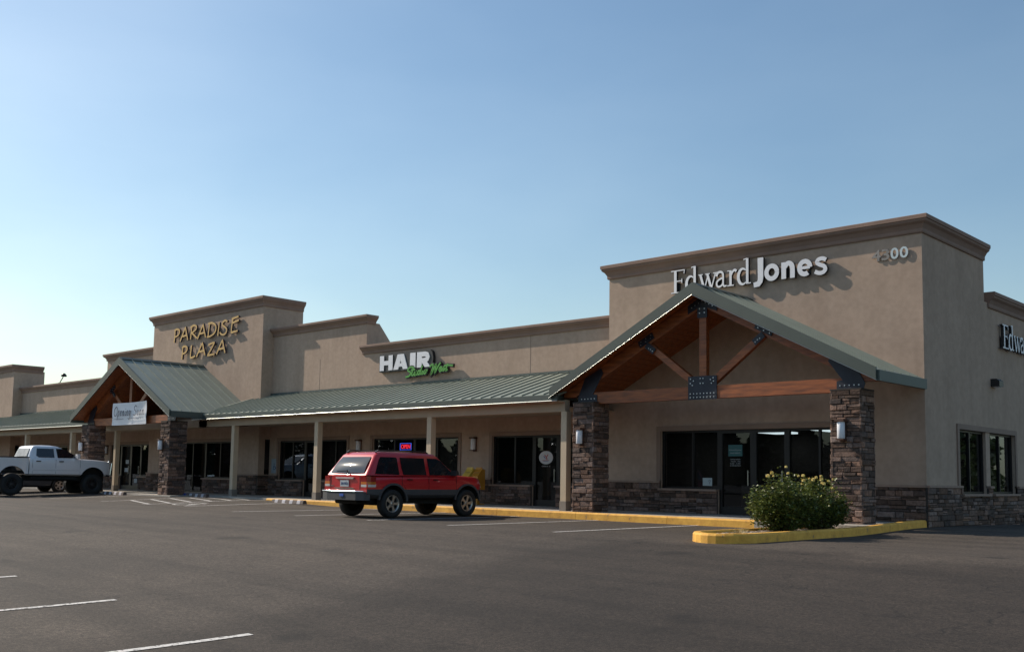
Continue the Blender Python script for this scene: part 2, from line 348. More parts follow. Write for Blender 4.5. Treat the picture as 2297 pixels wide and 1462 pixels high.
# ------------------------------------------------------------------ the shopping building
Y0, Y1 = 23.62, 24.15
B = thing('shopping_building', 'long beige stucco shopping building with brown cornices and green metal porch roofs', 'building', (-9.2, 23.62, 0))
BO = (-9.2, 23.62, 0)
def bpart(mb, name, mats, parent=None, **k): return mb.build(name, mats, parent or B, BO, **k)
def wall(mb, x0, x1, y, z0, z1, ops, th=.3, side=False):
    """a wall of thickness th behind plane y (or, with side, in plane x=y along Y) with openings (a,b,z0,z1)"""
    def bx(a, b, c, d):
        if b-a < 1e-4 or d-c < 1e-4: return
        if side: mb.box(y-th, y, a, b, c, d)
        else: mb.box(a, b, y, y+th, c, d)
    cur = x0
    for a, b, c, d in sorted(ops): bx(cur, a, z0, z1); bx(a, b, z0, c); bx(a, b, d, z1); cur = b
    bx(cur, x1, z0, z1)
HEAD = 2.42; SILL = .84
OP_EJ = [(-16.55, -14.72, SILL, HEAD), (-14.72, -12.72, SWZ, HEAD), (-12.72, -11.45, SILL, HEAD)]
OP_A = [(-23.64, -21.86, SILL, HEAD), (-21.86, -20.82, SWZ, HEAD), (-20.82, -19.3, SILL, HEAD)]
OP_B = [(-29.86, -25.25, SILL, HEAD)]
OP_C = [(-35.95, -34.2, SILL, HEAD), (-34.2, -33.15, SWZ, HEAD), (-33.15, -31.4, SILL, HEAD)]
OP_P = [(-43.2, -40.9, .22, HEAD), (-40.9, -38.6, SILL, HEAD)]
OP_Q = [(-51.0, -50.0, SILL, HEAD), (-50.0, -48.95, SWZ, HEAD), (-48.95, -47.9, SWZ, HEAD), (-47.9, -46.9, SILL, HEAD)]
OP_R = [(-60.6, -57.2, SILL, HEAD), (-57.2, -56.1, SWZ, HEAD)]
OP_S = [(25.66, 27.56, SILL, HEAD), (27.86, 29.8, SILL, HEAD)]
def mk_wall(x0, x1, y, z1, ops):
    mb = MB(); wall(mb, x0, x1, y, -.3, z1, ops); return mb
m = mk_wall(-18.4, -9.2, Y0, 6.97, OP_EJ); m.box(-18.4, -18.1, Y0+.3, 27.6, 5.0, 6.97)
wall(m, Y0+.3, 27.72, -9.2, -.3, 6.97, [OP_S[0]], side=True); m.box(-18.1, -9.5, 27.42, 27.72, 5, 6.97)
T1 = bpart(m, 'tower_wall', STUC, label='tall corner tower wall carrying the street number')
m = MB(); wall(m, 27.72, 46, -9.2, -.3, 5.85, [OP_S[1]], side=True)
SIDEW = bpart(m, 'side_wall', STUC)
m = mk_wall(-30.4, -18.4, Y1, 5.75, OP_A+OP_B)
W1 = bpart(m, 'parapet_wall', STUC)
m = mk_wall(-36.64, -30.4, Y1, 6.85, OP_C); m.prism([(-30.7, 24.45, 5.0), (-30.7, 24.45, 6.85), (-30.7, 24.75, 6.85), (-30.7, 25.75, 5.7), (-30.7, 25.75, 5.0)], (.3, 0, 0))
W2 = bpart(m, 'stepped_wall', STUC)
m = mk_wall(-46.0, -36.64, Y0, 8.12, OP_P); m.box(-46, -45.7, Y0+.3, 25.6, 5, 8.12); m.box(-36.94, -36.64, Y0+.3, 25.6, 2.5, 8.12)
T2 = bpart(m, 'tower_wall', STUC, label='tall middle tower wall carrying the gold letters')
m = mk_wall(-51.9, -46.0, Y1, 6.84, OP_Q); W3 = bpart(m, 'stepped_wall', STUC)
m = mk_wall(-62.9, -51.9, Y1, 5.72, OP_R); W4 = bpart(m, 'parapet_wall', STUC)
m = mk_wall(-72.5, -62.9, Y0, 6.97, []); m.box(-63.2, -62.9, Y0+.3, 25.4, 2.5, 6.97)
m.prism([(-63.2, 25.4, 5.0), (-63.2, 25.4, 6.2), (-63.2, 26.4, 5.6), (-63.2, 26.4, 5.0)], (.3, 0, 0)); T3 = bpart(m, 'tower_wall', STUC, label='farthest tower wall at the end of the row')
m = MB(); m.box(-72.5, -9.5, 24.5, 45.7, 5.0, 5.2); m.box(-72.5, -9.5, 45.7, 46, 0, 5.8); m.box(-72.5, -72.2, 24.0, 45.7, 0, 5.8)
bpart(m, 'flat_roof', mat('roof_membrane', (.3, .28, .25), .9))
# interiors seen through the glass
m = MB(); m.box(-72.1, -9.55, 24.5, 31, .02, SWZ-.004); m.box(-72.1, -9.55, 31, 31.1, SWZ, 3.0); m.box(-72.1, -9.55, 24.46, 31, 2.67, 2.77)
for x in (-18.3, -24.5, -30.7, -36.8, -46.0, -52, -62): m.box(x-.06, x+.06, 24.47, 31, SWZ, 3.0)
RRR = random.Random(8)
for i in range(26):
    x = -60+i*1.95; h = RRR.uniform(.75, 1.5); y = RRR.uniform(26, 29.5); m.box(x, x+RRR.uniform(.5, 1.3), y, y+.6, SWZ, h, 0, 1)
bpart(m, 'interior', INTER)
CL = mat('ceiling_lamp_lens', (.8, .8, .8), .5, emit=(.85, .95, 1.0), estr=3.2)
for x in (-16.2, -13.9, -12.0, -22.2, -20.6, -28.6, -26.4, -34.8, -32.2, -41.5, -48.9, -47.4):
    m = MB(); m.box(x-.55, x+.25, 28.2, 30.4, 2.61, 2.665); bpart(m, 'ceiling_lamp', CL)
# cornices
CP = [(.0, 0), (.035, 0), (.05, .03), (.05, .10), (.075, .15), (.105, .20), (.16, .245), (.175, .27), (.175, .30), (.2, .31), (.2, .4), (.19, .41), (-.28, .41)]
def cornice(path, z, parent, sc_=1.0):
    mb = MB(); n = len(path); rings = []
    for i in range(n):
        p = Vector(path[i]); ns = []
        if i > 0: d = (p-Vector(path[i-1])).normalized(); ns.append(Vector((d.y, -d.x)))
        if i < n-1: d = (Vector(path[i+1])-p).normalized(); ns.append(Vector((d.y, -d.x)))
        q = ns[0] if len(ns) == 1 else (ns[0]+ns[1])/(1+ns[0].dot(ns[1]))
        rings.append([(p.x+q.x*o, p.y+q.y*o, z+h*sc_) for o, h in CP])
    k = len(CP)
    for a, b in zip(rings, rings[1:]): mb.add(a+b, [(i, i+k, i+k+1, i+1) for i in range(k-1)])
    mb.add(rings[0], [tuple(range(k))]); mb.add(rings[-1], [tuple(range(k-1, -1, -1))])
    ob = mb.build('cornice', CORN, parent, BO, fixn=True); return ob
cornice([(-18.4, 27.4), (-18.4, Y0), (-9.2, Y0), (-9.2, 27.72)], 6.92, T1, .98)
cornice([(-9.2, 27.95), (-9.2, 46)], 5.72, SIDEW, 1)
cornice([(-30.6, Y1), (-18.4, Y1)], 5.62, W1, .78)
cornice([(-36.64, Y1), (-30.4, Y1), (-30.4, 24.55)], 6.79, W2, .8)
cornice([(-46, 25.6), (-46, Y0), (-36.64, Y0), (-36.64, 25.6)], 8.04, T2, 1.02)
cornice([(-51.9, 24.6), (-51.9, Y1), (-46, Y1)], 6.78, W3, .85)
cornice([(-62.9, Y1), (-51.9, Y1)], 5.60, W4, .8)
cornice([(-72.5, Y0), (-62.9, Y0), (-62.9, 25.3)], 6.86, T3, 1)
# control joints, thin brown strips on the wall face
JS = mat('joint_brown', (.2, .15, .12), .9)
for x, w_ in ((-33.3, W2), (-27.3, W1), (-22.0, W1)): m = MB(); m.box(x-.007, x+.007, Y1-.004, Y1+.01, 4.3, 5.62); bpart(m, 'control_joint', JS, w_)
m = MB(); m.box(-9.19, -9.196, 23.7, 46, 3.30, 3.315); 
# ledge stone veneer
def ledge(mb, o, u, nrm, wd, z0, z1, seed, small=1.3):
    """rows of split stones; o = corner point on the plane, u = along, nrm = outward"""
    R = random.Random(seed); o = Vector(o); u = Vector(u); nv = Vector(nrm); z = z0
    while z < z1-.02:
        h = min(R.uniform(.05, .115)*small, z1-z)
        if z1-z-h < .04: h = z1-z
        a = 0; drift = R.uniform(-.01, .01)
        while a < wd-.01:
            l = R.uniform(.10, .42)*small
            if wd-a-l < .09: l = wd-a
            sub = 1 if R.random() < .82 or h < .08 else 2
            for k in range(sub):
                za, zb = z+h*k/sub, z+h*(k+1)/sub; p = R.uniform(.004, .045)
                br = R.choice((.42, .55, .65, .78, .9, 1.05, 1.3)); hue = R.uniform(-.12, .14)
                c = (br*(1+hue), br, br*(1-hue*.9))
                g_ = .005; j = lambda: R.uniform(-.006, .006)
                q = []
                for (aa, zz) in ((a+g_, za+g_), (a+l-g_, za+g_), (a+l-g_, zb-g_), (a+g_, zb-g_)):
                    q.append((aa, zz))
                base = [o+u*aa+Vector((0, 0, zz))-nv*.02 for aa, zz in q]
                mid = [o+u*(aa+j()*.5)+Vector((0, 0, zz+j()*.5))+nv*(p*.7) for aa, zz in q]
                ca = sum(x_[0] for x_ in q)/4; cz = sum(x_[1] for x_ in q)/4
                top = [o+u*(ca+(aa-ca)*.88)+Vector((0, 0, cz+(zz-cz)*.78))+nv*(p+.006+j()) for aa, zz in q]
                mb.add(base+mid+top, [(0, 1, 5, 4), (1, 2, 6, 5), (2, 3, 7, 6), (3, 0, 4, 7), (4, 5, 9, 8), (5, 6, 10, 9), (6, 7, 11, 10), (7, 4, 8, 11), (8, 9, 10, 11)], 0, c)
            a += l
        z += h
def wainscot(spans, y, seed, top=.99, side=False, parent=None):
    groups = []
    for i, sp in enumerate(spans):
        if groups and abs(groups[-1][-1][1][1]-sp[0]) < .01: groups[-1].append((i, sp))
        else: groups.append([(i, sp)])
    for gr in groups: wainscot1(gr, y, seed, side)
def wainscot1(gr, y, seed, side):
    mb = MB(); cap = MB()
    for i, (a, b, zt, sill) in gr:
        if side:
            mb.box(y-.0, y+.04, a, b, -.25, zt, 1); ledge(mb, (y+.045, a, 0), (0, 1, 0), (1, 0, 0), b-a, -.02, zt, seed+i)
            cap.box(y-.02, y+(.13 if sill else .10), a-.02*sill, b+.02*sill, zt, zt+.055)
        else:
            mb.box(a, b, y-.04, y, -.25, zt, 1); ledge(mb, (a, y-.045, 0), (1, 0, 0), (0, -1, 0), b-a, SWZ, zt, seed+i)
            cap.box(a-.02*sill, b+.02*sill, y-(.13 if sill else .10), y+.02, zt, zt+.055)
    s = mb.build('stone_base', [STONE, MORT], B, BO, fixn=True)
    c = cap.build('stone_cap', CAPM, s, BO)
    return s
def spans(x0, x1, ops):
    out = []; cur = x0
    for a, b, c, d in sorted(ops):
        if a-cur > .05: out.append((cur, a, .985, 0))
        if c > .5: out.append((a, b, c-.055, 1))
        cur = b
    if x1-cur > .05: out.append((cur, x1, .985, 0))
    return out
wainscot(spans(-18.4, -9.2, OP_EJ), Y0, 10)
wainscot(spans(Y0-.05, 46, OP_S), -9.2, 40, side=True)
wainscot(spans(-30.7, -18.4, OP_A+OP_B), Y1, 70)
wainscot(spans(-36.64, -30.7, OP_C), Y1, 90)
m = MB(); wainscot([(Y0-.05, Y1, .985, 0)], -36.64, 130, side=True)
wainscot(spans(-46, -36.64, OP_P), Y0, 110)
wainscot(spans(-51.9, -46.0, OP_Q), Y1, 120)
wainscot(spans(-62.9, -51.9, OP_R), Y1, 125)
# window and door units
def trim(x0, x1, z0, z1, y, side=False):
    mb = MB(); t = .13; pr = .035
    for a, b, c, d in ((x0-t, x0, z0, z1+t), (x1, x1+t, z0, z1+t), (x0, x1, z1, z1+t)):
        if side: mb.box(y, y+pr, a, b, c, d)
        else: mb.box(a, b, y-pr, y, c, d)
    return mb.build('window_surround', TRIM, B, BO)
def unit(x0, x1, z0, z1, y, div=(), door=False, side=False, label=None, lower=0):
    fr = MB(); gl = MB(); t = .055; y2 = y+.12
    def bx(mb, a, b, c, d, e, f):
        if side: mb.box(y-(d-y), y-(c-y), a, b, e, f)
        else: mb.box(a, b, c, d, e, f)
    f0, f1 = y2-.05, y2+.05
    if door: t = .09
    bx(fr, x0, x0+t, f0, f1, z0, z1); bx(fr, x1-t, x1, f0, f1, z0, z1); bx(fr, x0+t, x1-t, f0, f1, z1-t, z1)
    bx(fr, x0+t, x1-t, f0, f1, z0, z0+(.2 if door else t))
    for d in div: bx(fr, d-.028, d+.028, f0+.003, f1-.003, z0+(.2 if door else t), z1-t)
    root = fr.build('door' if door else 'window', BRONZE, B, BO)
    if label: root['label'] = label
    bx(gl, x0+t, x1-t, y2-.006, y2+.006, z0+(.2 if door else t), z1-t)
    gl.build('pane', GLASS, root, BO)
    if door:
        h = MB(); hx = x1-.13; h.tube((hx, f0-.05, .95), (hx, f0-.05, 1.35), .014, n=8); h.tube((hx, f0-.05, 1.0), (hx, f0, 1.0), .01, n=6); h.tube((hx, f0-.05, 1.3), (hx, f0, 1.3), .01, n=6)
        h.build('handle', DRIP, root, BO)
    return root
unit(-16.55, -14.72, SILL, HEAD, Y0, (-15.55,)); unit(-14.72, -13.70, SWZ, HEAD, Y0, door=True); unit(-13.70, -12.72, SWZ, HEAD, Y0, door=True); unit(-12.72, -11.45, SILL, HEAD, Y0, (-11.85,))
trim(-16.55, -11.45, SILL, HEAD, Y0)
unit(25.66, 27.56, SILL, HEAD, -9.2, (26.6,), side=True); unit(27.86, 29.8, SILL, HEAD, -9.2, (28.8,), side=True); trim(25.66, 29.8, SILL, HEAD, -9.2, side=True)
unit(-23.64, -21.86, SILL, HEAD, Y1, (-22.68,)); unit(-21.86, -20.82, SWZ, HEAD, Y1, door=True); unit(-20.82, -19.3, SILL, HEAD, Y1, (-20.0,)); trim(-23.64, -19.3, SILL, HEAD, Y1)
unit(-29.86, -27.6, SILL, HEAD, Y1, (-28.7,)); unit(-27.6, -25.25, SILL, HEAD, Y1, (-26.4,)); trim(-29.86, -25.25, SILL, HEAD, Y1)
unit(-35.95, -34.2, SILL, HEAD, Y1, (-35.05,)); unit(-34.2, -33.15, SWZ, HEAD, Y1, door=True); unit(-33.15, -31.4, SILL, HEAD, Y1, (-32.2,)); trim(-35.95, -31.4, SILL, HEAD, Y1)
unit(-43.2, -40.9, .22, HEAD, Y0, (-42.0,)); unit(-40.9, -38.6, SILL, HEAD, Y0, (-39.7,)); trim(-43.2, -38.6, SILL, HEAD, Y0)
unit(-51.0, -50.0, SILL, HEAD, Y1); unit(-50.0, -48.95, SWZ, HEAD, Y1, door=True); unit(-48.95, -47.9, SWZ, HEAD, Y1, door=True); unit(-47.9, -46.9, SILL, HEAD, Y1); trim(-51.0, -46.9, SILL, HEAD, Y1)
unit(-60.6, -57.2, SILL, HEAD, Y1, (-59.5, -58.3)); unit(-57.2, -56.1, SWZ, HEAD, Y1, door=True); trim(-60.6, -56.1, SILL, HEAD, Y1)
# ---- canopies along the shops
EY, EZ, PT = 21.12, 3.36, (4.33-3.36)/(24.15-21.12)
def canopy(x0, x1):
    m = MB(); th = .05
    m.prism([(x0, EY, EZ), (x0, Y1, EZ+PT*(Y1-EY)), (x0, Y1, EZ+PT*(Y1-EY)-th), (x0, EY, EZ-th)], (x1-x0, 0, 0))
    n = int((x1-x0)/.41); 
    for i in range(1, n):
        x = x0+i*.41; m.prism([(x, EY-.005, EZ), (x, Y1, EZ+PT*(Y1-EY)), (x, Y1, EZ+PT*(Y1-EY)+.036), (x, EY-.005, EZ+.036)], (.028, 0, 0))
    rf = m.build('canopy_roof', GREEN, B, BO)
    f = MB(); f.box(x0, x1, EY-.03, EY+.06, EZ-.17, EZ-.015); f.box(x0, x1, Y1-.05, Y1-.004, EZ+PT*(Y1-EY)+.0, EZ+PT*(Y1-EY)+.075)
    f.build('fascia', FASC, rf, BO)
    d = MB(); x = x0
    while x < x1:
        x2 = min(x1, x+3.05); jz = .003*math.sin(x*7); d.tube((x+.004, EY-.035+jz, EZ-.185), (x2-.004, EY-.035+jz, EZ-.185), .017, n=10); x = x2
    d.build('drip_edge', DRIP, rf, BO)
    s = MB(); s.box(x0, x1, EY+.06, EY+.3, EZ-.2, EZ-.175); s.build('soffit', BEIGE, rf, BO)
    b = MB(); b.box(x0, x1, 21.42, 21.62, 2.9, 3.22); b.box(x0, x1, 21.62, Y1-.01, 3.02, 3.05)
    b.build('beam', BEIGE, rf, BO)
    return rf
C1 = canopy(-37.6, -18.2); C2 = canopy(-72, -45.4)
m = MB(); m.box(-45.4, -37.0, 21.42, 21.62, 2.9, 3.22); m.box(-45.4, -37.0, 21.62, Y0-.01, 3.02, 3.05); bpart(m, 'beam', BEIGE)
for x in (-18.24, -23.75, -29.64, -35.05, -44.9, -49.55, -55.0, -60.4, -66, -71.5):
    m = MB(); m.box(x-.1, x+.1, 21.42, 21.62, SWZ+.26, 2.9); p = bpart(m, 'post', POSTM)
    m = MB(); m.box(x-.115, x+.115, 21.405, 21.635, SWZ-.05, SWZ+.26); m.build('post_base', mat('post_base_metal', (.22, .19, .16), .6) if 'post_base_metal' not in bpy.data.materials else bpy.data.materials['post_base_metal'], p, BO)
# ---- timber porches
def porch(xc, hw, yf, zr, ze, colx, ycol, cw, cd, ztop, ytr, wall_y=Y0):
    sl = (zr-ze)/hw; L_ = math.hypot(hw, zr-ze)
    m = MB(); th = .07
    for s in (-1, 1):
        m.prism([(xc, yf, zr), (xc+s*hw, yf, ze), (xc+s*hw, yf, ze-th), (xc, yf, zr-th)], (0, wall_y+.5-yf if False else wall_y-yf, 0))
        n = int((wall_y-yf)/.43)
        for i in range(1, n+1):
            y = yf+i*.43
            if y > wall_y-.05: break
            m.prism([(xc+s*.02, y, zr-.008), (xc+s*hw, y, ze), (xc+s*hw, y, ze+.04), (xc+s*.02, y, zr+.032)], (0, .026, 0))
    rf = m.build('porch_roof', GREEN, B, BO)
    m = MB()
    for s in (-1, 1): m.prism([(xc, yf+.01, zr+.028), (xc+s*.16, yf+.01, zr+.028-.16*sl), (xc+s*.16, yf+.01, zr+.05-.16*sl), (xc, yf+.01, zr+.06)], (0, wall_y-yf-.02, 0))
    m.build('ridge_cap', FASC, rf, BO)
    m = MB(); fh = .26
    for s in (-1, 1):
        m.prism([(xc, yf-.06, zr+.045), (xc+s*(hw+.0), yf-.06, ze+.045), (xc+s*(hw+.0), yf-.06, ze+.045-fh), (xc, yf-.06, zr+.045-fh*1.12)], (0, .058, 0))
    m.build('rake_board', GREENF, rf, BO)
    for s in (-1, 1): m = MB(); m.box(*sorted((xc+s*(hw-.02), xc+s*(hw+.06))), yf+.0, wall_y-.003, ze-.24, ze-.01); m.build('fascia', FASC, rf, BO)
    m = MB()
    for s in (-1, 1):
        a = Vector((xc+s*(hw+.02), yf-.066, ze-.235)); b = Vector((xc, yf-.066, zr-.262)); m.tube(a, b, .007, n=8)
    m.build('drip_edge', DRIP, rf, BO)
    m = MB(); q = .10     # boarded underside
    nb = 24
    for s in (-1, 1):
        for i in range(nb):
            t0, t1 = i/nb, (i+.94)/nb; 
            pa = lambda t, d: (xc+s*hw*t, yf+.003, zr-q-d-(zr-ze)*t)
            m.prism([pa(t0, 0), pa(t1, 0), pa(t1, .03), pa(t0, .03)], (0, wall_y-yf-.006, 0))
        m.prism([(xc, yf+.004, zr-q+.02), (xc+s*hw, yf+.004, ze-q+.02), (xc+s*hw, yf+.004, ze-q), (xc, yf+.004, zr-q)], (0, wall_y-yf-.008, 0))
    m.build('soffit', WOOD, rf, BO)
    # truss
    d = .16; y0 = ytr
    tr = MB(); xa, xb = colx; zb = ztop-.02
    hz = .31
    tr.box(xa-.1, xb+.1, y0, y0+d, zb, zb+hz)
    root = tr.build('bottom_chord', WOOD, B, BO)
    top = lambda x: zr-q-.05-(abs(x-xc))*sl
    for s in (-1, 1):
        m = MB(); m.prism([(xc, y0+.004, top(xc)), (xc+s*(hw-.12), y0+.004, top(xc+hw-.12)), (xc+s*(hw-.12), y0+.004, top(xc+hw-.12)-.12), (xc+s*(hw-.55), y0+.004, top(xc+hw-.55)-.33), (xc, y0+.004, top(xc)-.34)], (0, d-.008, 0)); m.build('rafter', WOOD, root, BO)
        m = MB(); xq = xc+s*hw*.36; m.bar((xc+s*.22, y0+d/2, zb+hz+.06), (xq, y0+d/2, top(xq)-.32), d-.02, .17, (0, 1, 0) if False else (0, 0, 1)); m.build('strut', WOOD, root, BO)
    m = MB(); m.box(xc-.1, xc+.1, y0+.008, y0+d-.008, zb+hz, top(xc)-.3); m.build('king_post', WOOD, root, BO)
    def plate(polys, bolts):
        m = MB()
        for p in polys: m.prism([(a, y0-.02, b) for a, b in p], (0, .018, 0), 0)
        for k, (a, b) in enumerate(bolts): m.tube((a, y0-.034, b), (a, y0-.018, b), .016, n=6, m=1)
        m.build('steel_plate', [PLATE, BOLT], root, BO)
    R = random.Random(3)
    plate([[(xc-.41, zb-.02), (xc+.41, zb-.02), (xc+.41, zb+.56), (xc-.41, zb+.56)]],
          [(xc-.34+i*.097, zb+.04+j*.09) for i in range(8) for j in (0, 1)]+[(xc-.05, zb+.5), (xc+.03, zb+.5), (xc-.05, zb+.38), (xc+.03, zb+.38), (xc-.33, zb+.5), (xc-.25, zb+.45), (xc-.34, zb+.39), (xc-.28, zb+.34), (xc+.32, zb+.5), (xc+.24, zb+.46), (xc+.33, zb+.42), (xc+.27, zb+.37)])
    ta = math.atan(sl)
    for s in (-1, 1):
        def rc(cx_, cz_, l, h, a): 
            c_, s_ = math.cos(a), math.sin(a); return [(cx_+i*l/2*c_-j*h/2*s_, cz_+i*l/2*s_+j*h/2*c_) for i, j in ((-1, -1), (1, -1), (1, 1), (-1, 1))]
        xq = xc+s*hw*.37; zq = top(xq)-.17; p1 = rc(xq, zq, .5, .17, -s*ta); a2 = math.atan2(top(xq)-.32-(zb+hz+.06), s*(hw*.36-.22)); p2 = rc(xq-s*.14, zq-.22, .32, .16, a2)
        p2 = [(a, b) for a, b in p2]
        m_ = [(xq+t*math.cos(ta), zq-s*t*math.sin(ta)+o) for t in (-.17, 0, .17) for o in (-.04, .04)]+[(xq-s*.16, zq-.25), (xq-s*.22, zq-.3), (xq-s*.1, zq-.22)]
        plate([p1], m_[:6]); 
        m = MB(); m.prism([(a, y0-.03, b) for a, b in p2], (0, .009, 0)); 
        for a, b in m_[6:]: m.tube((a, y0-.044, b), (a, y0-.03, b), .014, n=6, m=1)
        m.build('steel_plate', [PLATE, BOLT], root, BO)
        xe = (xb if s > 0 else xa); z3 = zb+.0
        pp = [(xe-s*.30, z3-.01), (xe+s*.30, z3-.01), (xe+s*.36, z3+.17), (xe+s*.12, top(xe+s*.12)-.02), (xe-s*.42, top(xe-s*.42)-.05), (xe-s*.50, top(xe-s*.5)-.22), (xe-s*.16, z3+.26), (xe-s*.30, z3+.24)]
        plate([pp], [(xe-s*(.22-.11*i), z3+.05+.09*j) for i in range(5) for j in range(2)])
    plate([[(xc-.42, top(xc+.42)-.08), (xc-.42, top(xc+.42)-.28), (xc-.14, top(xc+.14)-.3), (xc-.14, top(xc)-.62), (xc+.14, top(xc)-.62), (xc+.14, top(xc+.14)-.3), (xc+.42, top(xc+.42)-.28), (xc+.42, top(xc+.42)-.08), (xc, top(xc)-.06)]],
          [(xc+i*.1, top(xc)-.2-abs(i)*.05) for i in range(-3, 4)]+[(xc-.07, top(xc)-.5), (xc+.07, top(xc)-.5), (xc-.07, top(xc)-.4), (xc+.07, top(xc)-.4)])
    # stone columns
    for k, x in enumerate(colx):
        m = MB(); x0, x1, ya, yb = x-cw/2, x+cw/2, ycol, ycol+cd
        m.box(x0+.05, x1-.05, ya+.05, yb-.05, 0, ztop, 1)
        sd = int(abs(xc)*10)+k*50
        ledge(m, (x0+.02, ya+.05, 0), (1, 0, 0), (0, -1, 0), cw-.04, .1, ztop, sd)
        ledge(m, (x1-.05, ya+.02, 0), (0, 1, 0), (1, 0, 0), cd-.04, .1, ztop, sd+1)
        ledge(m, (x0+.05, ya+.02, 0), (0, 1, 0), (-1, 0, 0), cd-.04, .1, ztop, sd+2)
        ledge(m, (x0+.02, yb-.05, 0), (1, 0, 0), (0, 1, 0), cw-.04, .1, ztop, sd+3)
        c = m.build('stone_column', [STONE, MORT], B, BO, fixn=True)
        m = MB(); m.box(x0+.02, x1-.02, ya+.02, yb-.02, ztop, ztop+.03); m.build('column_cap', MORT, c, BO)
GREENF = mat('green_rake_board', (.064, .08, .07), .5, .1, noise=.08, nscale=1.5)
porch(-13.8, 4.6, 21.04, 5.85, 3.48, (-17.4, -10.0), 21.2, .76, .72, 3.09, 21.46)
porch(-41.3, 4.45, 19.75, 5.80, 3.45, (-44.85, -37.72), 20.0, .78, .8, 3.07, 20.28)
# ------------------------------------------------------------------ lettering tools
def ribbon(mb, pts, w0, w1=None, y=0.0, dep=.1, mf=0, ms=1, wf=None):
    """flat stroke in the x-z plane with mitred joints, front at y, going back by dep"""
    P = [Vector((p[0], p[1])) for p in pts]; n = len(P); L_ = []; Rr = []
    for i in range(n):
        ds = []
        if i > 0: ds.append((P[i]-P[i-1]).normalized())
        if i < n-1: ds.append((P[i+1]-P[i]).normalized())
        d = ds[0] if len(ds) == 1 else (ds[0]+ds[1])
        if d.length < .3: d = ds[0]
        d.normalize(); nn = Vector((-d.y, d.x)); k = 1/max(.5, nn.dot(Vector((-ds[0].y, ds[0].x))))
        t = i/(n-1); w_ = (wf(t) if wf else (w0 if w1 is None else w0+(w1-w0)*t))*k/2
        L_.append(P[i]+nn*w_); Rr.append(P[i]-nn*w_)
    vs = []
    for i in range(n): vs += [(L_[i].x, y, L_[i].y), (Rr[i].x, y, Rr[i].y), (L_[i].x, y+dep, L_[i].y), (Rr[i].x, y+dep, Rr[i].y)]
    for i in range(n-1):
        a, b = 4*i, 4*i+4
        mb.add([vs[a], vs[a+1], vs[b+1], vs[b]], [(0, 1, 2, 3)], mf)
        mb.add([vs[a+2], vs[a+3], vs[b+3], vs[b+2]], [(3, 2, 1, 0)], ms)
        mb.add([vs[a], vs[b], vs[b+2], vs[a+2]], [(0, 1, 2, 3)], ms); mb.add([vs[a+1], vs[b+1], vs[b+3], vs[a+3]], [(3, 2, 1, 0)], ms)
    mb.add(vs[:4], [(0, 2, 3, 1)], ms); mb.add(vs[-4:], [(0, 1, 3, 2)], ms)
def arcp(cx, cz, rx, rz, a0, a1, n=14): return [(cx+rx*math.cos(math.radians(a0+(a1-a0)*i/n)), cz+rz*math.sin(math.radians(a0+(a1-a0)*i/n))) for i in range(n+1)]
def smooth_pts(p, k=5):
    """Catmull-Rom through the given points"""
    q = [p[0]]+list(p)+[p[-1]]; out = []
    for i in range(1, len(q)-2):
        for j in range(k):
            t = j/k; r = []
            for c in (0, 1):
                a, b, c_, d = q[i-1][c], q[i][c], q[i+1][c], q[i+2][c]
                r.append(.5*((2*b)+(-a+c_)*t+(2*a-5*b+4*c_-d)*t*t+(-a+3*b-3*c_+d)*t**3))
            out.append(tuple(r))
    out.append(tuple(p[-1])); return out
def text_mesh(s, size, ext, offset=0.0, xs_=1.0, space=1.0):
    c = bpy.data.curves.new('t', 'FONT'); c.body = s; c.size = size; c.extrude = ext/2; c.offset = offset; c.space_character = space; c.resolution_u = 5
    o = bpy.data.objects.new('t', c); COL.objects.link(o); dg = bpy.context.evaluated_depsgraph_get(); dg.update()
    me = bpy.data.meshes.new_from_object(o.evaluated_get(dg)); bpy.data.objects.remove(o); bpy.data.curves.remove(c)
    vs = [(v.co.x*xs_, -v.co.z, v.co.y) for v in me.vertices]; fs = [tuple(p.vertices) for p in me.polygons]; bpy.data.meshes.remove(me)
    return vs, fs
def put_text(mb, s, x0, x1, z0, z1, y, dep, offset=0.0, mf=0, ms=1, space=1.0):
    """text stretched to the box x0..x1, z0..z1, front face at y"""
    vs, fs = text_mesh(s, 1, .2, offset, space=space)
    ax = min(v[0] for v in vs); bx_ = max(v[0] for v in vs); az = min(v[2] for v in vs); bz = max(v[2] for v in vs); ay = min(v[1] for v in vs); by = max(v[1] for v in vs)
    V = [(x0+(v[0]-ax)/(bx_-ax)*(x1-x0), y+(v[1]-ay)/(by-ay)*dep, z0+(v[2]-az)/(bz-az)*(z1-z0)) for v in vs]
    for f in fs:
        front = all(abs(V[i][1]-y) < 1e-5 for i in f); q = [V[i] for i in f]
        mb.add(q, [tuple(range(len(q)))], mf if front else ms)
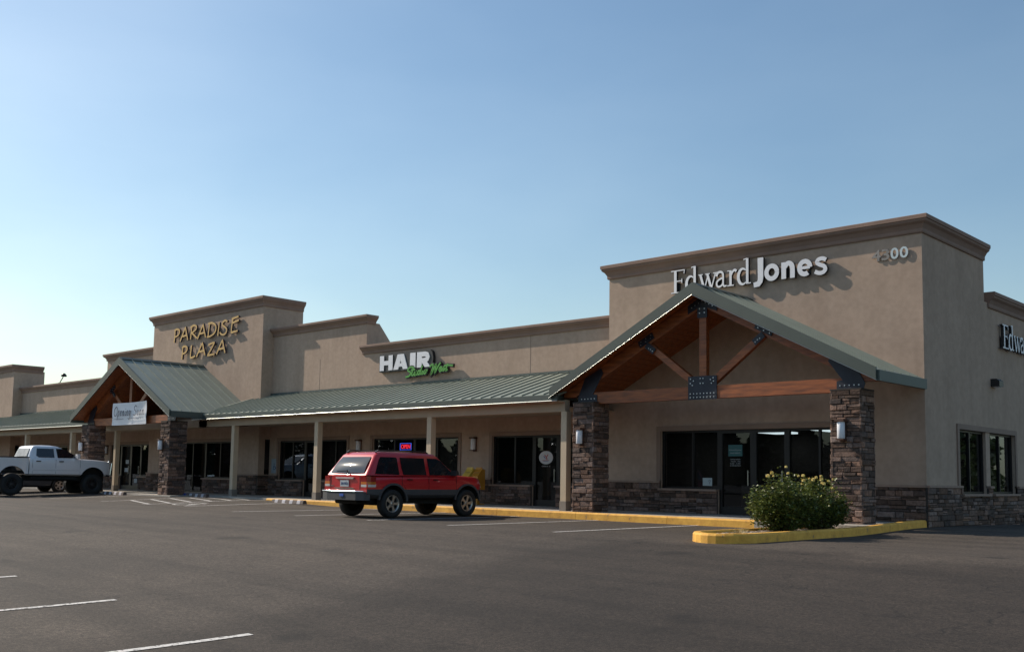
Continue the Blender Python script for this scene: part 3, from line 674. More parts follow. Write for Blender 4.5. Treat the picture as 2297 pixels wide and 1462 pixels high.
# ---- the large white name sign: serif first word, heavy second word (local: x along, z up, front -y)
def name_sign(loc, rz, label):
    T = thing('wall_sign', label, 'sign', loc, rz); O = (0, 0, 0)
    X = lambda x: x+16.05      # world x on the first sign -> local
    m = MB(); D = .17; k = [0]
    def Y(): k[0] += 1; return -.0005*k[0]
    def stem(x, z0, z1, w_=.075): ribbon(m, [(x, z0), (x, z1)], w_, y=Y(), dep=D)
    def serif(x0, x1, z, h=.03): ribbon(m, [(x0, z), (x1, z)], h, y=Y(), dep=D)
    # E
    stem(.14, 0, .64, .085); serif(0, .44, .625); serif(0, .46, .015); serif(.14, .36, .33, .03); stem(.355, .27, .39, .028); ribbon(m, [(.44, .64), (.425, .52)], .03, .02, y=Y(), dep=D); ribbon(m, [(.45, 0), (.475, .14)], .03, .02, y=Y(), dep=D)
    def ribo(cx_, cz_, rx, rz_, thick=.085, thin=.03):
        pts = arcp(cx_, cz_, rx, rz_, 0, 360, 30); ribbon(m, pts, 1, y=Y(), dep=D, wf=lambda t: thin+(thick-thin)*abs(math.cos(t*2*math.pi)))
    def dd(x):   # bowl + ascender
        pts = arcp(x+.17, .21, .135, .205, 50, 310, 22); ribbon(m, pts, 1, y=Y(), dep=D, wf=lambda t: .03+.055*math.sin(math.pi*t))
        stem(x+.30, 0, .68, .075); ribbon(m, [(x+.19, .655), (x+.3, .675)], .03, y=Y(), dep=D); serif(x+.27, x+.41, .015)
    dd(.47)
    # w
    x = .9
    for a, b, w_ in (((x+.05, .42), (x+.18, 0), .07), ((x+.18, 0), (x+.30, .40), .035), ((x+.27, .42), (x+.40, 0), .07), ((x+.40, 0), (x+.53, .42), .035)): ribbon(m, [a, b], w_, y=Y(), dep=D)
    serif(x-.01, x+.13, .415, .026); serif(x+.21, x+.35, .415, .026); serif(x+.46, x+.58, .415, .026)
    # a
    x = 1.43; ribbon(m, smooth_pts([(x+.03, .31), (x+.06, .39), (x+.14, .42), (x+.215, .38), (x+.235, .28), (x+.235, .09), (x+.265, .02), (x+.34, .03)]), .07, .04, y=Y(), dep=D)
    ribbon(m, smooth_pts([(x+.235, .25), (x+.12, .22), (x+.04, .15), (x+.05, .05), (x+.12, .02), (x+.2, .06), (x+.235, .12)]), .05, y=Y(), dep=D)
    # r
    x = 1.79; stem(x+.1, 0, .42, .07); serif(x, x+.2, .015); serif(x, x+.1, .41, .026); ribbon(m, smooth_pts([(x+.11, .27), (x+.16, .37), (x+.22, .415), (x+.28, .38)]), .04, .075, y=Y(), dep=D)
    dd(2.09)
    # J (drops below the line) and heavy lower case
    ribbon(m, [(2.78, .64), (2.78, .12), (2.765, .02), (2.71, -.045), (2.58, -.06)], .165, .13, y=Y(), dep=D)
    def ob(cx_, cz_=.215, rx=.15, rz_=.165, a0=0, a1=360): ribbon(m, arcp(cx_, cz_, rx, rz_, a0, a1, 30), 1, y=Y(), dep=D, wf=lambda t: .12)
    ob(3.10)
    x = 3.37; stem(x+.07, 0, .425, .13); ribbon(m, smooth_pts([(x+.1, .3), (x+.18, .385), (x+.27, .36), (x+.31, .26), (x+.31, 0)]), .12, .13, y=Y(), dep=D)
    ob(4.02, .215, .145, .16, 0, 305); ribbon(m, [(3.9, .215), (4.16, .215)], .075, y=Y(), dep=D)
    x = 4.26; ribbon(m, smooth_pts([(x+.33, .34), (x+.24, .385), (x+.13, .37), (x+.09, .3), (x+.16, .24), (x+.27, .19), (x+.31, .11), (x+.25, .04), (x+.14, .03), (x+.03, .08)]), .1, y=Y(), dep=D)
    T.scale = (1.005, .5, 1.005)
    m.build('letters', [WHITE, BLACKR], T, O)
    b = MB()                                         # dark raceway clips behind the letters
    for x in (.2, .75, 1.5, 2.3, 2.9, 3.5, 4.1, 4.5): b.box(x-.03, x+.03, D, D+.085, .05, .3)
    b.build('standoff', BLACKR, T, O)
    return T
name_sign((-16.13, 23.49, 6.226), 0, 'large white EdwardJones letters on the corner tower above the timber porch')
name_sign((-9.07, 28.7, 4.72), math.pi/2, 'white EdwardJones letters on the shaded side wall above the side windows')
# ---- hair salon sign
T = thing('wall_sign', 'white HAIR letters over green script Studio West above the long canopy', 'sign', (-29.40, 24.0, 4.572)); T.scale = (1.0063, .52, 1.0063)
O = (-29.22, 23.85, 4.55)
m = MB()
for s, a, b in (('H', -29.22, -28.49), ('A', -28.45, -27.66), ('I', -27.55, -27.23), ('R', -27.17, -26.45)):
    if s == 'H':
        for x_ in (-29.1, -28.61): ribbon(m, [(x_, 4.88), (x_, 5.43)], .24, y=23.85, dep=.06)
        ribbon(m, [(-28.985, 5.155), (-28.73, 5.155)], .16, y=23.8505, dep=.05)
    elif s == 'I': ribbon(m, [(-27.39, 4.88), (-27.39, 5.43)], .3, y=23.85, dep=.06)
    elif s == 'A':
        c_ = (a+b)/2; y_ = 23.85
        m.prism([(a, y_, 4.88), (c_-.17, y_, 5.43), (c_-.04, y_, 5.43), (c_-.0, y_, 5.2), (a+.26, y_, 4.88)], (0, .06, 0)); m.prism([(b, y_-.0005, 4.88), (c_+.17, y_-.0005, 5.43), (c_-.05, y_-.0005, 5.43), (c_, y_-.0005, 5.22), (b-.26, y_-.0005, 4.88)], (0, .06, 0))
        m.box(c_-.2, c_+.2, y_+.001, y_+.05, 4.98, 5.1)
    else:
        y_ = 23.85; m.box(a, a+.26, y_, y_+.06, 4.88, 5.43); ribbon(m, [(a+.2, 5.345), (a+.42, 5.345), (a+.54, 5.31), (a+.575, 5.24), (a+.54, 5.16), (a+.42, 5.12), (a+.2, 5.12)], .17, y=y_-.0007, dep=.06, ms=0)
        m.prism([(a+.22, y_-.001, 5.1), (a+.46, y_-.001, 5.14), (a+.72, y_-.001, 4.88), (a+.42, y_-.001, 4.88)], (0, .06, 0))
m.build('letters', [WHITE, BLACKR], T, O)
m = MB()
m.prism([(-29.27, 23.9, 4.83), (-26.38, 23.9, 4.83), (-26.34, 23.9, 5.2), (-26.4, 23.9, 5.4), (-26.5, 23.9, 5.48), (-29.27, 23.9, 5.48)], (0, .24, 0))
m.build('sign_cabinet', BLACKR, T, O)
m = MB(); mb2 = MB(); kk = 0
def script(pts, wd, y, mbs, mf, dep, ms=None):
    ribbon(mbs, smooth_pts(pts), wd, y=y, dep=dep, mf=mf, ms=mf if ms is None else ms)
sx, sz = -27.74, 4.56
studio = [[(.42, .33), (.3, .36), (.15, .31), (.13, .24), (.24, .19), (.28, .12), (.18, .04), (.0, .02)],
          [(.44, .36), (.36, .18), (.34, .08), (.4, .06), (.46, .1)], [(.3, .25), (.52, .27)],
          [(.5, .19), (.47, .09), (.53, .06), (.6, .19), (.58, .08), (.64, .08)],
          [(.78, .2), (.69, .19), (.66, .1), (.74, .08), (.8, .18), (.9, .38)], [(.8, .18), (.78, .09), (.85, .09)],
          [(.92, .2), (.88, .09), (.94, .09)], [(1.04, .2), (.97, .13), (1.03, .08), (1.1, .14), (1.06, .2), (1.18, .19)]]
west = [[(1.28, .3), (1.4, .38), (1.46, .33), (1.37, .06), (1.56, .32), (1.62, .36), (1.56, .1), (1.72, .3), (1.84, .42)],
        [(1.8, .16), (1.9, .22), (1.86, .27), (1.78, .2), (1.82, .12), (1.94, .17)], [(1.94, .17), (2.04, .27), (2.02, .15), (1.94, .14)],
        [(2.06, .16), (2.12, .2), (2.2, .36)], [(2.14, .22), (2.11, .13), (2.2, .17)], [(2.02, .29), (2.2, .31), (2.46, .28)]]
for st in studio+west:
    kk += 1; q = [(sx+a, sz+b) for a, b in st]
    script(q, .062, 23.80-.0006*kk, m, 0, .03)
    script(q, .13, 23.84-.0006*kk, mb2, 0, .16)
m.build('script_letters', [SGREEN], T, O); mb2.build('script_backing', [BLACKR], T, O)
# ---- gold plaza letters, drawn as thin brush strokes
T = thing('wall_sign', 'two lines of gold PARADISE PLAZA letters on the middle tower', 'sign', (-43.87, 23.485, 6.23)); T.scale = (1.0058, .5, 1.0058); O = (-43.62, 23.35, 6.2)
G = {'P': [[(.12, 0), (.2, .5), (.22, .98)], [(.1, .93), (.5, 1.02), (.9, .92), (.95, .72), (.7, .52), (.16, .42)]],
     'A': [[(0, 0), (.3, .5), (.62, 1)], [(.62, 1.05), (.82, .5), (1, .02)], [(.22, .36), (.9, .4)]],
     'R': [[(.12, 0), (.18, .5), (.24, 1)], [(.06, .92), (.5, 1.03), (.86, .93), (.8, .7), (.2, .47)], [(.3, .48), (.65, .25), (1, .03)]],
     'D': [[(.16, .02), (.2, .5), (.28, .98)], [(.1, .97), (.5, 1.0), (.88, .82), (.98, .5), (.8, .2), (.4, .03), (.02, 0)]],
     'I': [[(.35, 0), (.5, .5), (.6, 1)]],
     'S': [[(.9, .92), (.6, 1.02), (.3, .9), (.3, .7), (.6, .55), (.85, .35), (.75, .1), (.4, 0), (.05, .12), (.02, .24)]],
     'E': [[(.25, 1), (.15, .5), (.1, .02)], [(.12, 1.02), (.95, 1.12)], [(.2, .72), (1, .84)], [(.08, .03), (.9, .1)]],
     'L': [[(.35, 1), (.25, .5), (.2, .02)], [(.18, .03), (.6, .03), (1, .14)]],
     'Z': [[(.12, .82), (.5, .92), (.9, .96)], [(.88, .96), (.5, .5), (.02, .04)], [(.02, .04), (.5, .05), (.95, .08)]]}
m = MB(); k = 0
for word, rng, z0, h in (('PARADISE', [(-43.62, -43.07), (-43.01, -42.32), (-42.15, -41.52), (-41.47, -40.77), (-40.68, -39.91), (-39.86, -39.55), (-39.57, -38.95), (-38.74, -38.1)], 7.03, .6), ('PLAZA', [(-42.84, -42.31), (-42.12, -41.6), (-41.48, -40.74), (-40.55, -39.92), (-39.79, -39.09)], 6.2, .58)):
    for i, (ch, (a, b)) in enumerate(zip(word, rng)):
        for st in G[ch]:
            k += 1; ribbon(m, smooth_pts([(a+(b-a)*p, z0+h*q+.008*((i*37) % 5-2)) for p, q in st], 4), .095, .075, y=23.36-.0006*k, dep=.16)
m.build('letters', [GOLD, BLUER], T, O)
m = MB()
for x in (-43.4, -42.6, -41.8, -41.1, -40.3, -39.7, -39.2, -38.5): m.box(x-.012, x+.012, 23.5, 23.62, 7.2, 7.225)
m.build('standoff', BLUER, T, O)
# ---- house number
T = thing('house_number', 'small brushed metal street number 4300 near the corner of the tower', 'number', (-10.385, 23.575, 6.37)); T.scale = (1.0015, .56, 1.0015); O = (-10.37, 23.54, 6.36)
NUM = mat('number_metal', (.55, .53, .5), .3, .85, noise=.1)
NUMD = mat('number_painted_dim', (.24, .21, .19), .4, .5, noise=.2)  # darker copy of the number metal: dim, unlit reflection put into the colour
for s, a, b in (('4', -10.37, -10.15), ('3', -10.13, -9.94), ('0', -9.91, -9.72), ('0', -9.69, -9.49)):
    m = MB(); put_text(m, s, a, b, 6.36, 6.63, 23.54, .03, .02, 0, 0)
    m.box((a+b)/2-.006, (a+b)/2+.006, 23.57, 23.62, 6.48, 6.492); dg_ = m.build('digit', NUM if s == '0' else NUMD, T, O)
    if s != '0': dg_['label'] = 'dark digit with its dim reflection painted into the metal'
# ---- Opening Soon banner hung on the porch truss
T = thing('banner', 'white Opening Soon banner hung across the timber gable', 'banner', (-41.3, 20.16, 3.0)); O = (-41.3, 20.16, 3.0)
m = MB(); bx0, bx1, bz0, bz1, by = -42.62, -39.58, 3.02, 3.97, 20.15; nn = 26
vs = []
for j in range(9):
    for i in range(nn+1):
        u, v = i/nn, j/8; vs.append((bx0+(bx1-bx0)*u, by+.018*math.sin(u*9+v*2)*(.4+v*.3)+.012*math.sin(v*7+u*3), bz0+(bz1-bz0)*v+.03*u*0-.02*math.sin(math.pi*u)*v))
m.add(vs, [(j*(nn+1)+i, j*(nn+1)+i+1, (j+1)*(nn+1)+i+1, (j+1)*(nn+1)+i) for j in range(8) for i in range(nn)], smooth=True)
m.add([(a, b+.004, c) for a, b, c in vs], [(j*(nn+1)+i, (j+1)*(nn+1)+i, (j+1)*(nn+1)+i+1, j*(nn+1)+i+1) for j in range(8) for i in range(nn)], smooth=True)
m.build('sheet', mat('banner_vinyl', (.80, .82, .87), .5, noise=.03), T, O)
m = MB(); INK = mat('banner_ink', (.12, .13, .17), .6)
S = {'O': [[(.5, 1), (.12, .75), (.1, .25), (.45, .02), (.8, .3), (.78, .8), (.5, 1), (.3, .85)]], 'p': [[(.2, .55), (.1, -.4)], [(.15, .3), (.4, .58), (.6, .35), (.4, .02), (.15, .12)]],
     'e': [[(.05, .2), (.5, .35), (.4, .55), (.12, .4), (.15, .05), (.65, .15)]], 'n': [[(.1, .5), (.1, 0)], [(.1, .2), (.35, .53), (.5, .4), (.5, .04), (.7, .1)]],
     'i': [[(.2, .5), (.2, .05), (.45, .12)], [(.22, .68), (.26, .74)]], 'g': [[(.5, .5), (.2, .5), (.1, .2), (.35, .05), (.5, .3), (.55, .5), (.5, -.3), (.2, -.4)]],
     'S': [[(.8, .85), (.5, 1), (.2, .8), (.35, .55), (.65, .4), (.7, .1), (.3, 0), (.02, .15)]], 'o': [[(.4, .52), (.1, .35), (.2, .03), (.5, .12), (.52, .42), (.35, .52)]]}
x = bx0+.22; k = 0
for ch in 'Opening Soon':
    if ch == ' ': x += .16; continue
    wd = .36 if ch in 'OS' else .23
    for st in S[ch]:
        k += 1; ribbon(m, smooth_pts([(x+wd*p+.06*q, 3.40+.40*q) for p, q in st], 4), .034, y=by-.045-.0005*k, dep=.003, ms=0)
    x += wd*(.95 if ch not in 'i' else .6)
ribbon(m, [(bx0+.2, 3.27), (bx0+1.15, 3.28)], .016, y=by-.045, dep=.003, ms=0); ribbon(m, [(bx0+1.45, 3.28), (bx1-.25, 3.30)], .016, y=by-.045, dep=.003, ms=0)
m.build('lettering', INK, T, O)
m = MB()
for x, z in ((bx0+.03, bz1-.03), (bx1-.03, bz1-.03), (bx0+.03, bz0+.03), (bx1-.03, bz0+.03)): m.tube((x, by, z), (x, 20.28, z+.02), .006, n=6)
m.build('tie', BLACKR, T, O)
# ---- decals, notices, neon (things on the glass)
DEC = mat('decal_white', (.6, .6, .62), .6, noise=.02)
T = thing('door_decal', 'oval white logo decal with red and blue birds on the salon side door', 'decal', (-21.33, 24.21, 1.7)); O = (-21.33, 24.21, 1.7)
m = MB(); cx, cz = -21.33, 1.71; e = [(cx+.29*math.cos(t*math.pi/18), 24.205, cz+.21*math.sin(t*math.pi/18)) for t in range(36)]; m.prism(e, (0, .004, 0)); m.build('oval', DEC, T, O)
m = MB(); k = 0
for pts, mi in (([(-.05, .09), (.0, .03), (.03, .02), (.09, .1)], 0), ([(.03, .02), (.02, -.04), (.07, -.03)], 0), ([(-.09, .05), (-.04, .0), (-.02, -.03)], 1), ([(-.14, -.09), (.14, -.085)], 0), ([(-.1, -.12), (.1, -.115)], 1)):
    k += 1; ribbon(m, smooth_pts([(cx+a, cz+b) for a, b in pts], 3), .028 if k < 4 else .014, y=24.200-.0006*k, dep=.002, mf=mi, ms=mi)
m.build('logo', [mat('logo_red', (.45, .06, .05), .6), mat('logo_blue', (.08, .12, .3), .6)], T, O)
m = MB(); put_text(m, 'OPEN 9 - 5', cx-.17, cx+.17, 1.42, 1.455, 24.203, .003, 0, 0, 0); m.build('lettering', DEC, T, O)
T = thing('door_poster', 'teal poster and white hours lettering on the left entrance door under the porch', 'poster', (-14.22, 23.69, 1.7)); O = (-14.22, 23.69, 1.7)
m = MB(); m.box(-14.44, -14.02, 23.690, 23.694, 1.72, 2.02); m.build('sheet', mat('poster_teal', (.03, .12, .13), .6), T, O)
m = MB(); put_text(m, 'Edward Jones', -14.41, -14.05, 1.86, 1.90, 23.684, .003, .0, 0, 0)
put_text(m, 'INVESTMENTS', -14.38, -14.08, 1.79, 1.815, 23.684, .003, .0, 0, 0)
for i, s in enumerate(('OFFICE HOURS', 'MON - FRI', '8:30 - 5:00', 'BY APPOINTMENT')): put_text(m, s, -14.38+.02*(i % 2)-.02*(i == 3), -14.08+.02*(i == 3), 1.62-i*.055, 1.65-i*.055, 23.684, .003, 0, 0, 0)
m.build('lettering', mat('decal_grey', (.36, .4, .42), .6), T, O)
T = thing('window_notice', 'small white notice in the corner of the window left of the entrance', 'notice', (-15.09, 23.7, 1.0)); O = (-15.09, 23.7, 1.0)
m = MB(); m.box(-15.24, -14.95, 23.70, 23.704, .93, 1.14); m.build('sheet', mat('notice_paper', (.42, .5, .52), .6), T, O)
m = MB(); ribbon(m, arcp(-15.02, 1.06, .03, .03, 0, 360, 12), .012, y=23.696, dep=.003, ms=0); ribbon(m, [(-15.04, 1.02), (-15.02, .98), (-15.0, 1.0)], .012, y=23.6955, dep=.003, ms=0); m.build('emblem', INK, T, O)
for x, z, wd, h, lb in ((-49.3, 1.55, .34, .2, 'upper pale paper on the left door of the far entrance'), (-49.35, 1.15, .42, .2, 'lower pale paper on the left door of the far entrance'), (-48.35, .62, .3, .2, 'low white paper on the right door of the far entrance')):
    m = MB(); m.box(x-wd/2, x+wd/2, 24.215, 24.219, z-h/2, z+h/2); o = m.build('door_notice', mat('notice_pale', (.3, .34, .38), .6) if 'notice_pale' not in bpy.data.materials else bpy.data.materials['notice_pale'], None, (x, 24.215, z)); o['label'] = lb; o['category'] = 'notice'
T = thing('neon_sign', 'red OPEN neon sign with a blue border in the salon window', 'neon sign', (-28.2, 24.34, 2.0)); O = (-28.2, 24.34, 2.0)
m = MB(); ribbon(m, [(-28.52, 2.01), (-27.92, 2.01), (-27.92, 2.24), (-28.52, 2.24), (-28.52, 2.01)], .018, y=24.33, dep=.015, ms=0); m.build('border', mat('neon_blue', (.05, .1, .6), .5, emit=(.08, .15, 1), estr=3), T, O)
m = MB(); put_text(m, 'OPEN', -28.47, -27.97, 2.05, 2.2, 24.33, .015, .012, 0, 0); m.build('lettering', mat('neon_red', (.6, .03, .04), .5, emit=(1, .03, .06), estr=4), T, O)
T = thing('accessible_sign', 'blue and white wheelchair parking sign on the wall beside the inner corner', 'sign', (-36.2, 24.12, 1.3)); O = (-36.2, 24.12, 1.3)
m = MB(); m.box(-36.42, -36.0, 24.125, 24.135, 1.1, 1.68); m.build('panel', mat('sign_blue_grey', (.30, .38, .45), .5), T, O)
m = MB(); ribbon(m, arcp(-36.2, 1.32, .07, .08, 130, 400, 12), .03, y=24.121, dep=.003, ms=0); ribbon(m, [(-36.22, 1.5), (-36.22, 1.36), (-36.14, 1.36), (-36.1, 1.27)], .03, y=24.1205, dep=.003, ms=0); m.build('symbol', mat('sign_blue', (.02, .05, .16), .5), T, O)
# ---- lamps
def wall_lamp(x, y, z, label, rz=0):
    T = thing('wall_lamp', label, 'wall lamp', (x, y, z), rz, 'cylinder wall lamps along the front'); O = (0, 0, 0)
    m = MB(); m.box(-.075, .075, -.02, 0, -.24, .26); m.box(-.105, .105, -.2, 0, .19, .245); m.box(-.09, .09, -.18, 0, -.21, -.18); m.build('bracket', BROWN, T, O)
    m = MB(); m.lathe([(-.179, 0), (-.179, .075), (-.17, .083), (.18, .083), (.189, .075), (.189, 0)], 'z', 20, o=(0, -.1, 0)); m.build('lamp_shade', LENS, T, O, fixn=True)
    return T
L0 = wall_lamp(-10.05, 21.2, 2.2, 'cylinder wall lamp on the stone column behind the rose bushes')
dup(L0, (-17.42, 21.2, 2.17), label='cylinder wall lamp on the left stone column of the corner porch')
dup(L0, (-24.45, 24.15, 2.15), label='cylinder wall lamp on the wall above the yellow newspaper boxes')
dup(L0, (-30.6, 24.15, 2.15), label='cylinder wall lamp on the wall above the red car roof')
dup(L0, (-37.85, 20.0, 2.13), label='cylinder wall lamp on the right stone column of the plaza porch')
dup(L0, (-45.0, 20.0, 2.13), label='cylinder wall lamp on the left stone column, just above the white truck hood')
dup(L0, (-51.4, 24.15, 2.15), label='cylinder wall lamp on the wall between the far porch column and the dark doorway')
T = thing('flood_lamp', 'dark box flood lamp on the shaded side wall below the white letters', 'wall lamp', (-9.2, 28.2, 3.72)); O = (-9.2, 28.2, 3.72)
m = MB(); m.prism([(-9.2, 28.05, 3.64), (-8.98, 28.05, 3.64), (-8.98, 28.05, 3.78), (-9.05, 28.05, 3.84), (-9.2, 28.05, 3.84)], (0, .32, 0)); m.build('housing', BLACKR, T, O)
m = MB(); m.box(-9.17, -9.0, 28.08, 28.34, 3.63, 3.638); m.build('lens', LENS, T, O)
T = thing('street_lamp', 'thin distant street lamp showing above the low parapet', 'street lamp', (-107.6, 45, 0)); O = (-107.6, 45, 0)
m = MB(); m.tube((-107.6, 45, 0), (-107.6, 45, 10.2), .14, .1, 10); m.build('pole', BRONZE, T, O)
m = MB(); m.tube((-107.6, 45, 10.1), (-107.0, 45.1, 10.75), .05, n=8); m.tube((-107.0, 45.1, 10.75), (-106.8, 45.1, 10.95), .04, n=8); m.build('arm', BRONZE, T, O)
m = MB(); m.lathe([(-.2, .25), (-.1, .3), (.1, .15), (.16, .02)], 'z', 12, o=(-106.8, 45.1, 11.0)); m.build('lamp_head', BRONZE, T, O)
# ---- newspaper boxes
def news(x, y, label, col):
    T = thing('newspaper_box', label, 'newspaper box', (x, y, SWZ), 0, 'yellow newspaper boxes on the sidewalk'); T.scale = (.78, .85, .92); O = (0, 0, 0); Y_ = mat('newsbox_paint', col, .5, noise=.1) if True else None
    m = MB(); m.prism([(-.2, -.2, .52), (-.2, .2, .52), (-.2, .2, 1.22), (-.2, .05, 1.24), (-.2, -.2, .98)], (.4, 0, 0)); m.box(-.16, .16, .04, .09, 1.2, 1.3); m.build('cabinet', Y_, T, O)
    m = MB(); m.box(-.14, .14, -.215, -.2, .6, .92); m.box(-.16, .16, -.08, -.06, 1.1, 1.12); m.build('door', mat('newsbox_window', (.12, .07, .02), .3), T, O)
    m = MB(); m.box(-.06, .06, -.06, .06, .04, .52); m.box(-.2, .2, -.2, .2, 0, .04); m.build('pedestal', Y_, T, O)
    return T
news(-23.9, 23.35, 'pale yellow newspaper box partly hidden by the red car hood', (.60, .42, .07)); news(-23.54, 23.4, 'deeper orange newspaper box, the right one of the pair', (.46, .21, .02))
# ---- wheel stops
def wheel_stop(x, y, label, blue=False):
    T = thing('wheel_stop', label, 'wheel stop', (x, y, gz(x, y)), 0, 'striped wheel stops in the accessible bays'); O = (0, 0, 0)
    pr = [(-.09, 0), (.09, 0), (.065, .1), (.05, .125), (-.05, .125), (-.065, .1)]
    m = MB(); m.prism([(-.92, a, b) for a, b in pr], (1.84, 0, 0)); m.build('bar', mat('wheel_stop_rubber', (.13, .10, .09), .8) if 'wheel_stop_rubber' not in bpy.data.materials else bpy.data.materials['wheel_stop_rubber'], T, O)
    m = MB(); q = [(-.093, .002), (-.068, .102), (-.052, .128), (.052, .128), (.052, .125), (-.05, .125), (-.065, .1), (-.09, .0)]
    for i, xx in enumerate((-.66, -.22, .22, .66)):
        mi = 1 if (blue and i == 0) else 0
        q2 = [(a*1.04, b*1.03) for a, b in pr]; m.prism([(xx-.09, a, b) for a, b in q2], (.18, 0, 0), mi)
    m.build('stripe', [mat('stripe_white', (.46, .44, .47), .7), mat('stripe_blue', (.03, .05, .25), .6)] if 'stripe_white' not in bpy.data.materials else [bpy.data.materials['stripe_white'], bpy.data.materials['stripe_blue']], T, O)
wheel_stop(-40.7, 19.5, 'striped wheel stop in front of the porch, nearest the white truck')
wheel_stop(-36.5, 20.75, 'striped wheel stop at the foot of the far stone column', True)
wheel_stop(-29.8, 20.5, 'striped wheel stop left of the red car')
# ------------------------------------------------------------------ vehicles
CARP = lambda n, c, **k: mat(n, c, .32, .1, noise=.03, nscale=2, coat=.8, **k)
RED = CARP('red_car_paint', (.52, .010, .016)); WHT = CARP('white_car_paint', (.76, .76, .78)); DKC = CARP('dark_car_paint', (.03, .035, .045))
CLAD = mat('grey_cladding', (.055, .055, .06), .6, noise=.1); CGL = mat('car_window_glass', (.012, .014, .017), .03, noise=.02, spec=.9)
RGL = mat('rear_window_glass', (.022, .027, .035), .085, noise=.02, spec=.8)
ALLOY = mat('wheel_alloy', (.42, .40, .37), .35, .8, noise=.05); CHR = mat('chrome_trim', (.8, .8, .8), .12, 1.0, noise=.02)
TLR = mat('tail_lamp_red', (.28, .006, .008), .2, coat=1); TLA = mat('tail_lamp_amber', (.6, .16, .02), .2, coat=1); TLW = mat('tail_lamp_white', (.6, .58, .55), .2, coat=1)
WELL = mat('wheel_well', (.012, .012, .012), .9); SEAM = mat('door_seam', (.02, .008, .008), .7)
def boolcut(ob, cutters):
    for c in cutters:
        c.parent = ob.parent
        md = ob.modifiers.new('b', 'BOOLEAN'); md.object = c; md.operation = 'DIFFERENCE'; md.solver = 'EXACT'
    dg = bpy.context.evaluated_depsgraph_get(); dg.update()
    me = bpy.data.meshes.new_from_object(ob.evaluated_get(dg)); ob.modifiers.clear(); ob.data = me
    for c in cutters: bpy.data.objects.remove(c)
def loft(mb, secs, mf, cap=True, smooth=True):
    """secs: list of closed rings (equal counts) of points; mf(face centre)->slot"""
    n = len(secs[0])
    for a, b in zip(secs, secs[1:]):
        for i in range(n):
            j = (i+1) % n; q = [a[i], a[j], b[j], b[i]]; c = sum((Vector(p) for p in q), Vector())/4
            mb.add(q, [(0, 1, 2, 3)], mf(c), 1.0, smooth)
    if cap: mb.add(secs[0], [tuple(range(n-1, -1, -1))], 0); mb.add(secs[-1], [tuple(range(n))], 0)
def weld(ob, ang=32):
    bm = bmesh.new(); bm.from_mesh(ob.data); bmesh.ops.remove_doubles(bm, verts=bm.verts, dist=.0008); bmesh.ops.recalc_face_normals(bm, faces=bm.faces)
    for e in bm.edges:
        if len(e.link_faces) == 2 and e.calc_face_angle(0) > math.radians(ang): e.smooth = False
    bm.to_mesh(ob.data); bm.free()
def wheel(root, x, y, r, wd, s, rimr, rim_mat, spokes=5):
    """wheel whose outer face looks to s (x direction)"""
    m = MB(); h = wd/2
    prof = [(-h*.86, rimr), (-h, rimr+.02), (-h*.98, r-.045), (-h*.8, r-.008), (-h*.3, r), (h*.3, r), (h*.8, r-.008), (h*.98, r-.045), (h, rimr+.02), (h*.86, rimr), (h*.5, rimr-.01)]
    m.lathe([(x+a, b) for a, b in prof], 'x', 40, o=(0, y, r))
    for i in range(40 if r > .4 else 0):       # tread blocks
        a = 2*math.pi*i/40
        for dx in (-.28, .28):
            c = Vector((x+dx*wd, y+(r-.001)*math.sin(a), r+(r-.001)*math.cos(a))); t = Vector((0, math.cos(a), -math.sin(a))); rd = Vector((0, math.sin(a), math.cos(a)))
            m.bar(c-Vector((wd*.2, 0, 0)), c+Vector((wd*.2, 0, 0)), .035, .012, rd)
    t = m.build('tyre', RUBBER, None, (x, y, r)); t.name = 'wheel'; t.parent = root; t.location = (x, y, r)
    m = MB(); xo = x+s*h*.8
    m.lathe([(xo+s*.004, rimr+.004), (xo+s*.012, rimr-.012), (xo-s*.03, rimr-.03), (xo-s*.05, rimr-.035)], 'x', 36, o=(0, y, r))
    m.lathe([(xo-s*.005, 0), (xo-s*.005, .045), (xo-s*.02, .07), (xo-s*.06, .075)], 'x', 20, o=(0, y, r))
    for k in range(spokes if spokes == 5 else 0):
        a = 2*math.pi*k/5+.3; d = Vector((0, math.sin(a), math.cos(a))); p = Vector((0, math.cos(a), -math.sin(a))); c = Vector((xo-s*.045, y, r))
        m.prism([c+d*.04-p*.035, c+d*.04+p*.035, c+d*(rimr*.62)+p*.030, c+d*(rimr-.015)+p*.062, c+d*(rimr-.015)-p*.062, c+d*(rimr*.62)-p*.030], (s*.035, 0, 0))
    for k in range(0 if spokes == 5 else spokes):
        a = 2*math.pi*k/spokes+.3; d = Vector((0, math.sin(a), math.cos(a))); p = Vector((0, math.cos(a), -math.sin(a))); c = Vector((xo-s*.03, y, r))
        for o_ in (-1, 1):
            w0, w1 = .028, .036
            A = c+d*.05+p*o_*w0*.6; Bq = c+d*(rimr-.02)+p*o_*(.062); m.bar(A, Bq, .026 if spokes == 5 else .02, .04, (s, 0, 0))
    m.build('rim', rim_mat, t, (x, y, r), fixn=True)
    m = MB(); m.lathe([(xo-s*.075, 0), (xo-s*.075, rimr)], 'x', 24, o=(0, y, r)); m.build('brake_disc', WELL, t, (x, y, r))
    return t
def side_panel(mb, poly, hw, s, off=.006, th=.008, m=0):
    a = [Vector((s*(hw(y, z)+off), y, z)) for y, z in poly]; mb.prism(a, (s*th, 0, 0), m)
def ring(prof_half):
    """half outline (x,z) bottom centre -> top centre, mirrored to a closed ring"""
    return prof_half+[(-x, z) for x, z in reversed(prof_half[1:-1])]

def archp(r, zc, zb=.15, n=22): return [(r*math.cos(math.pi*i/n), zc+r*math.sin(math.pi*i/n)) for i in range(n+1)]+[(-r*1.02, zb), (r*1.02, zb)]
